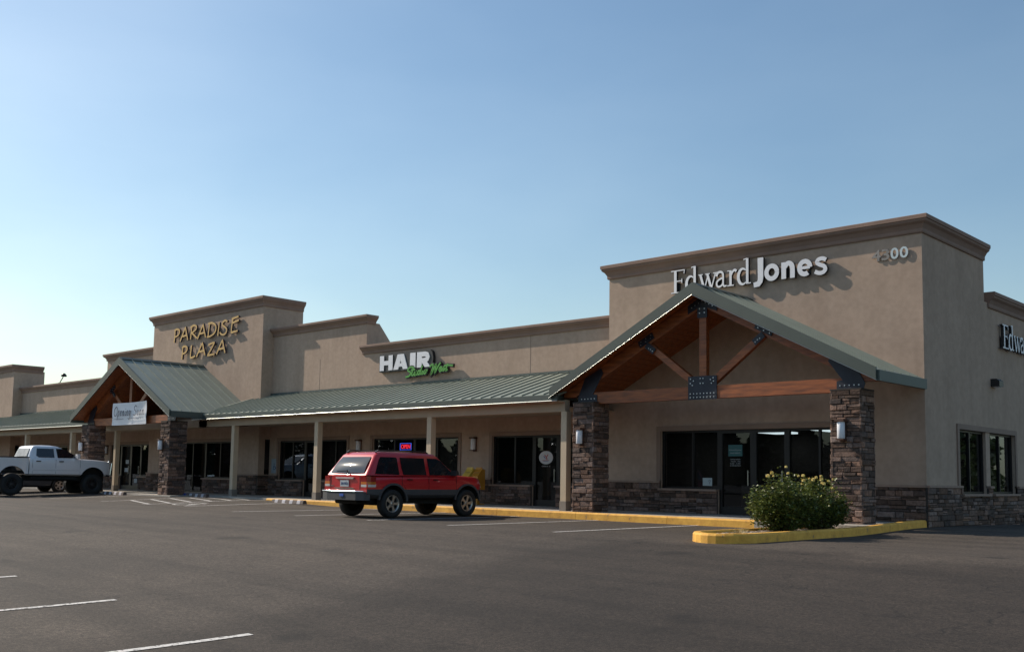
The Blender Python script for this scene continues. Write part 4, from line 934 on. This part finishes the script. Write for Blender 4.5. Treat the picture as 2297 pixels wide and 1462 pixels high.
# ---------------- red sport utility car
J = thing('parked_car', 'dark red boxy four door car with grey lower cladding, seen from behind', 'car', (-20.9, 18.19, gz(-20.9, 18)))
J.scale = (.973,)*3
yr, yf, R_ = -1.345, 1.345, .372
def jb(y):
    bot = .50 if abs(y) < 1.9 else .50+(abs(y)-1.9)*.12
    e = max(0, (abs(y)-1.75))/.55; wmul = 1-.055*e*e
    if y < 1.02: top = 1.115-.012*abs(y)*(y < 0)
    else: top = 1.13-.055*(y-1.02)-.085*max(0, (y-1.7))**1.5
    W = .915*wmul
    if y > 1.6: W = .915-.36*((y-1.6)/.6)**2; top -= .12*max(0, (y-1.9)/.3)**2
    zc = .745
    return [(x*1.0, y, z) for x, z in ring([(0, bot), (W-.12, bot), (W-.04, bot+.04), (W+.012, bot+.1), (W+.018, zc-.012), (W-.004, zc), (W+.004, zc+.12), (W-.01, top-.16), (W-.035, top-.07), (W-.075, top-.025), (W-.15, top+.0), (W*.5, top+.018), (0, top+.024)])]
m = MB(); ysx = [-2.2, -2.15, -2.05, -1.9, -1.7, -1.345, -1, -.5, 0, .5, .9, 1.02, 1.2, 1.345, 1.6, 1.75, 1.87, 1.97, 2.06, 2.13, 2.18]
loft(m, [jb(y) for y in ysx], lambda c: 1 if c.z < .742 else 0)
body = m.build('body', [RED, CLAD, WELL], J, (0, 0, 0)); weld(body)
cut = []
for y in (yr, yf):
    for s in (-1, 1):
        c = MB(); c.prism([(s*.56, y+a, z) for a, z in archp(.455, R_+.03)], (s*.64, 0, 0)); c.m = [2]*len(c.m); co = c.build('cut', [WELL, WELL, WELL], None); weld(co); cut.append(co)
cut2 = []
for c in cut: cut2.append(c)
boolcut(body, cut2); weld(body, 30)
HWJ = lambda y, z: .868-.155*(z-1.1)/.52 if z < 1.62 else .713
stk = [(1.10, -2.17, 1.06, .868), (1.36, -1.985, .70, .79), (1.62, -1.80, .40, .713), (1.685, -1.70, .28, .685), (1.712, -1.60, .12, .62), (1.722, -1.35, -.2, .42)]
def rring(z, a, b, hw_, r=.09):
    pts = []
    for cx_, cy_, a0 in ((hw_-r, b-r*1.1, 0), (-hw_+r, b-r*1.1, 90), (-hw_+r, a+r, 180), (hw_-r, a+r, 270)):
        for i in range(5): t = math.radians(a0+22.5*i); pts.append((cx_+r*math.cos(t), cy_+r*math.sin(t), z))
    return pts
m = MB(); loft(m, [rring(*q) for q in stk], lambda c: 0); gh = m.build('cabin', RED, J, (0, 0, 0)); weld(gh, 40)
for s in (-1, 1):
    for poly, mt in (([(-1.92, 1.135), (-1.11, 1.125), (-1.11, 1.55), (-1.15, 1.58), (-1.66, 1.58), (-1.73, 1.50)], CGL),
                 ([(-.97, 1.125), (-.16, 1.125), (-.16, 1.575), (-1.0, 1.575), (-1.0, 1.3)], CGL),
                 ([(-.04, 1.125), (.86, 1.13), (.80, 1.20), (.42, 1.53), (.28, 1.575), (-.04, 1.575)], CGL)):
        m = MB(); side_panel(m, poly, HWJ, s); m.build('side_window', mt, J, (0, 0, 0))
m = MB()   # rear glass on the sloping tailgate
zz = [(1.15, -2.125), (1.36, -2.028), (1.57, -1.925)]
gp = [(-.70, 1.15), (.70, 1.15), (.655, 1.40), (.60, 1.58), (-.60, 1.58), (-.655, 1.40)]
gy = lambda z: -2.17+(z-1.10)*.7115-.010
NR, NC = 12, 16; gv_ = []
for j in range(NR+1):
    t = j/NR; z = 1.15+.43*t
    for i in range(NC+1):
        u = -1+2*i/NC; hw_ = .70-.10*t; gv_.append((u*hw_, gy(z)-.004-.045*(1-u*u)*(.4+.6*math.sin(math.pi*t))-.03*math.sin(math.pi*t), z))
m.add(gv_, [(j*(NC+1)+i, j*(NC+1)+i+1, (j+1)*(NC+1)+i+1, (j+1)*(NC+1)+i) for j in range(NR) for i in range(NC)], smooth=True); rg = m.build('rear_window', RGL, J, (0, 0, 0))
m = MB(); m.tube((.0, gy(1.2)-.04, 1.17), (.05, gy(1.2)-.075, 1.215), .018, n=8); m.bar((.05, gy(1.22)-.085, 1.215), (-.45, gy(1.24)-.07, 1.2), .012, .012); m.box(-.12, .1, -2.15, -2.125, 1.12, 1.165); m.build('rear_wiper', BLACKR, J, (0, 0, 0))
m = MB(); m.prism([(-.64, 1.055, 1.135), (.64, 1.055, 1.135), (.56, .42, 1.585), (-.56, .42, 1.585)], (0, .012, .01)); m.build('windscreen', CGL, J, (0, 0, 0))
# tailgate details
for x in (-.61, .61):
    m = MB(); m.box(x-.008, x+.008, -2.206, -2.2, .72, 1.08); m.build('tailgate_seam', SEAM, J, (0, 0, 0))
m = MB(); m.prism([(-.36, -2.20, 1.0), (.36, -2.20, 1.0), (.38, -2.20, 1.045), (-.38, -2.20, 1.045)], (0, -.035, 0)); m.build('tailgate_strip', mat('pale_trim', (.6, .5, .48), .25, .3), J, (0, 0, 0))
m = MB(); m.box(-.19, .16, -2.222, -2.2, .80, .965); pl = m.build('licence_plate', mat('plate_face', (.42, .46, .48), .5, noise=.1, nscale=30), J, (0, 0, 0))
m = MB(); put_text(m, '284-PKD', -.16, .13, .85, .915, -2.227, .004, .01, 0, 0); m.build('lettering', mat('plate_ink', (.05, .08, .2), .6), pl, (0, 0, 0))
m = MB(); m.box(-.42, .38, -2.226, -2.2, .745, .775); m.build('tailgate_chrome_strip', CHR, J, (0, 0, 0))
m = MB(); put_text(m, '4x4', -.60, -.47, .80, .84, -2.208, .006, .01, 0, 0); m.build('badge', CHR, J, (0, 0, 0))
for s in (-1, 1):
    m = MB(); a, b = sorted((s*.64, s*.895)); 
    for z0, z1, mi in ((.80, .86, 1), (.865, .93, 2), (.935, 1.07, 0)):
        m.prism([(s*.66, -2.21, z0), (s*.87, -2.20, z0), (s*.915, -2.10, z0), (s*.915, -1.93, z0), (s*.70, -1.95, z0)], (0, 0, z1-z0), mi)
    m.build('tail_lamp', [TLR, TLW, TLA], J, (0, 0, 0), fixn=True)
m = MB(); m.prism([(-.90, -2.10, .46), (-.86, -2.27, .46), (-.6, -2.33, .46), (.6, -2.33, .46), (.86, -2.27, .46), (.90, -2.10, .46)], (0, 0, .22)); bp = m.build('rear_bumper', CLAD, J, (0, 0, 0), fixn=True)
m = MB(); m.tube((-.86, -2.275, .685), (-.6, -2.335, .685), .017, n=8); m.tube((-.6, -2.335, .685), (.6, -2.335, .685), .017, n=8); m.tube((.6, -2.335, .685), (.86, -2.275, .685), .017, n=8); m.build('bumper_strip', CHR, bp, (0, 0, 0))
m = MB(); m.box(-.04, .12, -2.35, -2.34, .55, .62); m.build('hitch_cover', mat('hitch_blue', (.03, .10, .42), .5), bp, (0, 0, 0))
m = MB(); m.prism([(-.90, 1.86, .48), (-.80, 2.02, .48), (-.5, 2.24, .48), (.5, 2.24, .48), (.80, 2.02, .48), (.90, 1.86, .48)], (0, 0, .24)); m.build('front_bumper', CLAD, J, (0, 0, 0), fixn=True)
for s in (-1, 1): 
    m = MB(); m.prism([(s*.5, 2.19, .80), (s*.74, 2.02, .80), (s*.74, 1.98, .93), (s*.5, 2.14, .93)], (0, .02, 0)); m.build('headlamp', TLW, J, (0, 0, 0), fixn=True)
for s in (-1, 1):
    for y in (yr, yf):     # flares
        m = MB(); q = [(y+r_*math.cos(math.radians(a)), R_+.03+r_*math.sin(math.radians(a))) for r_ in (.452, .505) for a in range(4, 178, 8)]; k_ = len(q)//2
        for i in range(k_-1): m.prism([(s*.90, *q[i]), (s*.90, *q[i+1]), (s*.90, *q[i+1+k_]), (s*.90, *q[i+k_])], (s*.040, 0, 0))
        m.build('wheel_arch_flare', CLAD, J, (0, 0, 0))
    m = MB()
    for y0_, z0_, y1_, z1_ in ((-1.04, .76, -1.04, 1.10), (-.10, .60, -.10, 1.11), (.92, .60, .92, 1.10), (-.9, .745, -1.04, .9)): m.bar((s*.916, y0_, z0_), (s*.914, y1_, z1_), .006, .012, (s, 0, 0))
    m.build('door_seam', SEAM, J, (0, 0, 0))
    for y in (-.86, .06):
        m = MB(); m.box(*sorted((s*.91, s*.94)), y, y+.16, .985, 1.02); m.build('door_handle', mat('handle_dark_red', (.08, .005, .008), .4) if 'handle_dark_red' not in bpy.data.materials else bpy.data.materials['handle_dark_red'], J, (0, 0, 0))
    m = MB(); m.hexa([Vector(p) for p in ((s*.86, .74, 1.12), (s*1.06, .78, 1.12), (s*1.06, .88, 1.14), (s*.86, .90, 1.12), (s*.88, .74, 1.26), (s*1.06, .78, 1.27), (s*1.04, .86, 1.25), (s*.88, .88, 1.22))]); m.build('wing_mirror', BLACKR, J, (0, 0, 0), fixn=True)
    m = MB(); 
    for a, b in (((s*.60, -1.72, 1.70), (s*.60, -1.62, 1.752)), ((s*.60, -1.62, 1.752), (s*.60, -.95, 1.765)), ((s*.60, -.95, 1.765), (s*.60, .0, 1.755)), ((s*.60, .0, 1.755), (s*.60, .12, 1.69))): m.bar(a, b, .05, .028)
    m.build('roof_rail', BLACKR, J, (0, 0, 0))
m = MB()
for y in (-1.35, -.45): m.box(-.6, .6, y-.02, y+.02, 1.735, 1.76)
m.build('roof_crossbar', BLACKR, J, (0, 0, 0))
for s in (-1, 1):
    for y in (yr, yf): wheel(J, s*.80, y, R_, .245, s, .225, ALLOY)
m = MB(); m.box(-.55, .55, -1.9, 2.0, .36, .5); m.tube((-.6, -2.0, .42), (.3, -2.0, .42), .07, n=8); m.tube((-.75, -1.345, .36), (.75, -1.345, .36), .05, n=8); m.tube((-.75, 1.345, .36), (.75, 1.345, .36), .04, n=8); m.build('underbody', WELL, J, (0, 0, 0))

# ---------------- white crew cab pickup
Tk = thing('pickup_truck', 'white lifted four door pickup truck with black wheels by the plaza porch', 'truck', (-43.4, 17.75, gz(-43, 17.7)))
yr, yf, R_ = -1.635, 1.635, .44
def tb(y):
    bot = .80; W = .90
    if y < 1.0: top = 1.50
    else: top = 1.50-.045*(y-1.0)-.10*max(0, y-1.9)**1.6
    if y > 2.4: top -= .05
    e = max(0, (y-1.95))/.45; W *= 1-.14*e*e
    return [(x, y, z) for x, z in ring([(0, bot), (W-.1, bot), (W, bot+.06), (W+.015, bot+.25), (W-.005, top-.3), (W-.0, top-.12), (W-.03, top-.03), (W-.08, top), (W*.5, top+.02), (0, top+.03)])]
m = MB(); loft(m, [tb(y) for y in (-.98, -.5, 0, .5, 1.0, 1.3, 1.635, 1.9, 2.1, 2.22, 2.32, 2.38, 2.42)], lambda c: 0); body = m.build('body', [WHT, WELL], Tk, (0, 0, 0)); weld(body)
def cutr(y, rad=.53):
    o = []
    for s in (-1, 1):
        c = MB(); c.prism([(s*.5, y+a, z) for a, z in archp(rad, R_+.2)], (s*.8, 0, 0)); c.m = [1]*len(c.m); co = c.build('cut', [WELL, WELL], None); weld(co); o.append(co)
    return o
boolcut(body, cutr(yf)); weld(body, 30)
m = MB(); m.box(-.90, .90, -2.78, -1.02, .86, 1.50); bed = m.build('bed', [WHT, WELL], Tk, (0, 0, 0)); weld(bed)
bed['label'] = 'open white truck bed'
c = MB(); c.box(-.80, .80, -2.70, -1.1, 1.0, 1.8); ci = c.build('cut', WELL, None); weld(ci)
boolcut(bed, cutr(yr)+[ci]); weld(bed, 30)
m = MB()
for s in (-1, 1): m.box(*sorted((s*.79, s*.91)), -2.79, -1.0, 1.5, 1.545)
m.build('bed_rail_cap', BLACKR, Tk, (0, 0, 0))
HWT = lambda y, z: .845-.17*(z-1.48)/.48
stk = [(1.46, -1.0, 1.12, .850), (1.72, -.92, .74, .76), (1.94, -.84, .36, .685), (1.995, -.76, .20, .64), (2.025, -.6, 0, .52), (2.035, -.4, -.2, .3)]
m = MB(); loft(m, [rring(*q) for q in stk], lambda c: 0); weld(m.build('cabin', WHT, Tk, (0, 0, 0)), 40)
for s in (-1, 1):
    for poly in ([(-.70, 1.60), (-.60, 1.535), (.02, 1.535), (.02, 1.90), (-.66, 1.90)], [(.16, 1.53), (1.02, 1.53), (.94, 1.60), (.50, 1.88), (.38, 1.905), (.12, 1.905)]):
        m = MB(); side_panel(m, poly, HWT, s); m.build('side_window', CGL, Tk, (0, 0, 0))
    m = MB()
    for y in (-.86, .07, 1.08): m.bar((s*.905, y, .88), (s*.90, y, 1.46), .007, .012, (s, 0, 0))
    m.bar((s*.912, -.86, 1.02), (s*.912, 1.08, 1.02), .006, .012, (s, 0, 0))
    m.build('door_seam', mat('white_seam', (.15, .15, .17), .7) if 'white_seam' not in bpy.data.materials else bpy.data.materials['white_seam'], Tk, (0, 0, 0))
    for y in (-.72, .2):
        m = MB(); m.box(*sorted((s*.89, s*.925)), y, y+.18, 1.36, 1.40); m.build('door_handle', BLACKR, Tk, (0, 0, 0))
    m = MB(); m.box(*sorted((s*.84, s*1.08)), .88, .98, 1.52, 1.70); m.build('wing_mirror', WHT, Tk, (0, 0, 0))
    for y in (yr, yf): wheel(Tk, s*.80, y, R_, .29, s, .225, BLACKR, 6)
    m = MB(); m.prism([(s*.5, 2.38, 1.16), (s*.76, 2.30, 1.16), (s*.76, 2.28, 1.32), (s*.5, 2.36, 1.32)], (0, .05, 0)); m.build('headlamp', TLW, Tk, (0, 0, 0), fixn=True)
    m = MB(); m.box(*sorted((s*.78, s*.905)), -2.80, -2.76, 1.0, 1.35); m.build('tail_lamp', TLR, Tk, (0, 0, 0))
m = MB(); m.prism([(-.60, -1.0, 1.57), (.60, -1.0, 1.57), (.55, -.865, 1.90), (-.55, -.865, 1.90)], (0, -.012, 0)); m.build('rear_window', mat('pale_glass', (.30, .28, .26), .2, noise=.3, nscale=3), Tk, (0, 0, 0))
m = MB(); m.prism([(-.62, 1.13, 1.52), (.62, 1.13, 1.52), (.55, .43, 1.90), (-.55, .43, 1.90)], (0, .012, .01)); m.build('windscreen', CGL, Tk, (0, 0, 0))
m = MB()
for s in (-1, 1): m.tube((s*.72, 2.46, .85), (s*.72, 2.52, 1.36), .035, n=10); m.tube((s*.72, 2.52, 1.36), (s*.72, 2.36, 1.42), .035, n=10)
m.tube((-.72, 2.52, 1.36), (.72, 2.52, 1.36), .035, n=10); m.tube((-.72, 2.5, 1.05), (.72, 2.5, 1.05), .03, n=10); m.build('grille_guard', CHR, Tk, (0, 0, 0))
m = MB(); m.prism([(-.84, 2.25, .78), (-.74, 2.42, .78), (-.5, 2.48, .78), (.5, 2.48, .78), (.74, 2.42, .78), (.84, 2.25, .78)], (0, 0, .24)); m.build('front_bumper', BLACKR, Tk, (0, 0, 0), fixn=True)
m = MB(); m.box(-.85, .85, -2.95, -2.78, .74, .92); m.build('rear_bumper', CHR, Tk, (0, 0, 0))
m = MB(); m.box(-.45, .45, -2.6, 2.3, .58, .82); m.tube((-.8, yr, R_), (.8, yr, R_), .07, n=8); m.tube((-.8, yf, R_), (.8, yf, R_), .06, n=8)
for s in (-1, 1): m.box(*sorted((s*.78, s*.9)), -.9, .95, .66, .74)
m.build('underbody', WELL, Tk, (0, 0, 0))

# ---------------- low dark car behind the pickup
Dk = thing('parked_car', 'low dark car hidden behind the white truck, only its wheels showing below it', 'car', (-47.1, 18.25, gz(-47, 18.2)))
yr, yf, R_ = -1.35, 1.35, .32
def db(y):
    top = .90-.02*abs(y); 
    if y > 1.0: top = .90-.07*(y-1.0)
    e = max(0, (abs(y)-1.6))/.7; W = .87*(1-.08*e*e); bot = .24+.05*e
    return [(x, y, z) for x, z in ring([(0, bot), (W-.08, bot), (W, bot+.08), (W+.01, .55), (W-.01, top-.12), (W-.06, top-.02), (W*.5, top+.02), (0, top+.03)])]
m = MB(); loft(m, [db(y) for y in (-2.25, -2.1, -1.8, -1.35, -.6, 0, .6, 1.0, 1.35, 1.8, 2.1, 2.28)], lambda c: 0); body = m.build('body', [DKC], Dk, (0, 0, 0)); weld(body)
cc = []
for y in (yr, yf):
    for s in (-1, 1):
        c = MB(); c.prism([(s*.55, y+a, z) for a, z in archp(.38, R_+.02)], (s*.65, 0, 0)); co = c.build('cut', WELL, None); weld(co); cc.append(co)
boolcut(body, cc); weld(body, 30)
m = MB(); loft(m, [rring(.86, -1.5, 1.0, .80), rring(1.12, -1.15, .5, .70), rring(1.34, -.8, .15, .60), rring(1.38, -.6, 0, .5)], lambda c: 1 if .9 < c.z < 1.28 else 0); weld(m.build('cabin', [DKC, CGL], Dk, (0, 0, 0)), 40)
for s in (-1, 1):
    for y in (yr, yf): wheel(Dk, s*.76, y, R_, .21, s, .2, ALLOY)
    m = MB(); m.box(*sorted((s*.5, s*.8)), -2.28, -2.2, .62, .75); m.build('tail_lamp', TLR, Dk, (0, 0, 0))
# ------------------------------------------------------------------ plants
def leafmat(name, a, b, tr=.25):
    m = bpy.data.materials.new(name); m.use_nodes = True; t = m.node_tree; N = t.nodes; L = t.links; p = N['Principled BSDF']
    at = N.new('ShaderNodeAttribute'); at.attribute_name = 'tint'; sp = N.new('ShaderNodeSeparateColor'); L.new(at.outputs['Color'], sp.inputs[0])
    r = N.new('ShaderNodeValToRGB'); r.color_ramp.elements[0].color = (*a, 1); r.color_ramp.elements[1].color = (*b, 1); L.new(sp.outputs[0], r.inputs[0]); L.new(r.outputs[0], p.inputs['Base Color'])
    p.inputs['Roughness'].default_value = .38; p.inputs['Specular IOR Level'].default_value = .5
    tl = N.new('ShaderNodeBsdfTranslucent'); L.new(r.outputs[0], tl.inputs[0]); mx = N.new('ShaderNodeMixShader'); mx.inputs[0].default_value = tr
    L.new(p.outputs[0], mx.inputs[1]); L.new(tl.outputs[0], mx.inputs[2]); L.new(mx.outputs[0], N['Material Output'].inputs[0]); return m
ROSEL = leafmat('rose_leaf', (.028, .055, .010), (.22, .245, .05)); ROSEY = mat('rose_petal', (.88, .55, .05), .6, noise=.12, nscale=30, col2=(.95, .80, .35)); STEM = mat('rose_stem', (.07, .06, .03), .8)
def rose_bush(x, y, label, rx, ry, h, nst, fl, seed, side):
    R = random.Random(seed); z0 = gz(x, y)+.1
    T = thing('rose_bush', label, 'rose bush', (x, y, z0), 0, 'yellow rose bushes in the planter'); O = (0, 0, 0)
    st = MB(); lf = MB(); tips = []
    def leaf(p, s):
        a = R.uniform(0, 6.28); d = Vector((math.cos(a), math.sin(a), R.uniform(-.5, .7))).normalized(); n = Vector((R.gauss(0, .6), R.gauss(0, .6), 1)).normalized(); w_ = d.cross(n).normalized()*s*.36; q = p+d*s
        c = min(1, max(0, R.gauss(.36, .26))); mid = p+d*s*.5
        lf.add([p, mid+w_+n*s*.08, q, mid-w_+n*s*.08, mid], [(0, 1, 4), (1, 2, 4), (2, 3, 4), (3, 0, 4)] if False else [(0, 4, 1), (1, 4, 2), (2, 4, 3), (3, 4, 0)], 0, (c, c, c))
    for i in range(nst):
        a = R.uniform(0, 6.28); b = math.sqrt(R.uniform(0, 1)); hh = h*(1-.40*b**2.2)*R.choice((R.uniform(.55, .9), R.uniform(.8, 1.0), R.uniform(.92, 1.16)))
        p = Vector((rx*.18*math.cos(a), ry*.22*math.sin(a), 0)); e = Vector((rx*b*math.cos(a), ry*b*math.sin(a), hh)); prev = p; k = 6
        for j in range(1, k+1):
            t = j/k; q = p.lerp(e, t); q.x += rx*.22*b*math.cos(a)*math.sin(t*math.pi)+R.gauss(0, .015); q.y += ry*.2*b*math.sin(a)*math.sin(t*math.pi)+R.gauss(0, .015)
            st.tube(prev, q, .009*(1.15-t), .009*(1.05-t), 4, cap=False)
            dens = R.choice((10, 24, 34)) if t > .35 else 9
            if q.z > .1*h:
                for _ in range(int(dens)): 
                    l = prev.lerp(q, R.random())+Vector((R.gauss(0, .065), R.gauss(0, .065), R.gauss(0, .05)))
                    if l.z > .05: leaf(l, R.uniform(.036, .076))
            prev = q
        tips.append(prev)
    st.build('stems', STEM, T, O); lf.build('foliage', ROSEL, T, O)
    tips.sort(key=lambda v: -(v.z+side*v.y*.45+.35*v.x*0-.15*abs(v.x)))
    for i in range(fl):
        p = tips[min(len(tips)-1, int(i*(1.0 if i % 3 else 3.2)+R.uniform(0, 2)))]+Vector((R.gauss(0, .05), R.gauss(0, .05), R.uniform(0, .05))); r = R.uniform(.026, .046); m = MB()
        for k in range(11):
            a = k*2.4; el = .2+.11*k; dr = Vector((math.cos(a)*math.cos(el), math.sin(a)*math.cos(el), math.sin(el))); u = Vector((-math.sin(a), math.cos(a), 0)); c = p+dr*r*.5; v = (dr.cross(u)).normalized()
            m.add([c-u*r*.55-v*r*.5, c+u*r*.55-v*r*.5, c+u*r*.65+v*r*.45+dr*r*.35, c+v*r*.6+dr*r*.45, c-u*r*.65+v*r*.45+dr*r*.35], [(0, 1, 2, 3, 4)])
        m.tube(p-Vector((0, 0, .12)), p, .005, n=4, m=0) if False else None
        m.build('flower', ROSEY, T, O)
    return T
rose_bush(-9.80, 18.05, 'taller rose bush at the open end of the planter, few blooms', .53, .88, 1.05, 120, 6, 3, -.2)
rose_bush(-9.85, 19.55, 'rose bush nearest the stone column with many yellow blooms', .50, .92, 1.0, 112, 24, 9, .3)
m = MB(); R = random.Random(4); z0 = gz(-10, 16.6)+.1
for i in range(260):
    a = R.uniform(0, 6.28); b = R.uniform(.02, .2); p = Vector((-9.9+b*.5*math.cos(a), 16.55+b*math.sin(a), z0)); q = p+Vector((math.cos(a)*b*.8, math.sin(a)*b*.9, R.uniform(.03, .13))); s_ = Vector((-math.sin(a), math.cos(a), 0))*.004
    m.add([p-s_, p+s_, q], [(0, 1, 2)])
o = m.build('dry_grass_tuft', mat('straw', (.42, .33, .17), .9, noise=.2, nscale=20), None, (-9.9, 16.55, z0)); o['label'] = 'dry straw coloured grass tuft on the gravel before the rose bushes'; o['category'] = 'grass tuft'
# trees across the lot behind the viewpoint: what the shop windows reflect
TL = leafmat('tree_leaf', (.010, .022, .007), (.05, .075, .022)); BARK = mat('bark', (.07, .05, .035), .9)
def tree(seed, h, r):
    R = random.Random(seed); T = thing('street_tree', 'tree', 'tree', (0, 0, 0), 0, 'street trees across the lot'); O = (0, 0, 0)
    m = MB(); m.tube((0, 0, -.3), (0, 0, h*.9), .2, .03, 8); m.build('trunk', BARK, T, O)
    m = MB()
    for i in range(6500):
        t = R.random()**1.1; rad = r*max(0, 1-t**1.6)**.8*(.93+.09*math.sin(t*15+seed)); a = R.uniform(0, 6.28); rr_ = rad*math.sqrt(R.uniform(.35, 1)); p = Vector((rr_*math.cos(a), rr_*math.sin(a), .8+t*(h-.8))); s_ = R.uniform(.17, .42)
        u = Vector((R.gauss(0, 1), R.gauss(0, 1), R.gauss(0, .5))).normalized()*s_; v = u.orthogonal().normalized()*s_*.6; c = R.uniform(.1, .9); m.add([p-u, p-v, p+u, p+v], [(0, 1, 2, 3)], 0, (c, c, c))
    m.build('crown', TL, T, O); return T
ta = tree(1, 8.3, 3.9); tb_ = tree(2, 7.7, 4.1); R = random.Random(12); k = 0
for i in range(38):
    x = -232+i*6.6+R.uniform(-1.2, 1.2); y = -30+R.uniform(-2, 2); src = ta if i % 2 else tb_
    if i < 2: src.location = (x, y, gz(x, y)); src.rotation_euler.z = R.uniform(0, 6); T = src
    else: T = dup(src, (x, y, gz(x, y)), R.uniform(0, 6))
    T['label'] = 'dark rounded tree standing in the row across the parking lot'
for x, y in ((5, 62), (12, 74), (17, 90), (8, 100), (24, 96)):
    T = dup(tb_, (x, y, -.05), R.uniform(0, 6)); T['label'] = 'dark rounded tree standing beyond the shaded side of the building'; T['group'] = 'trees beyond the side drive'
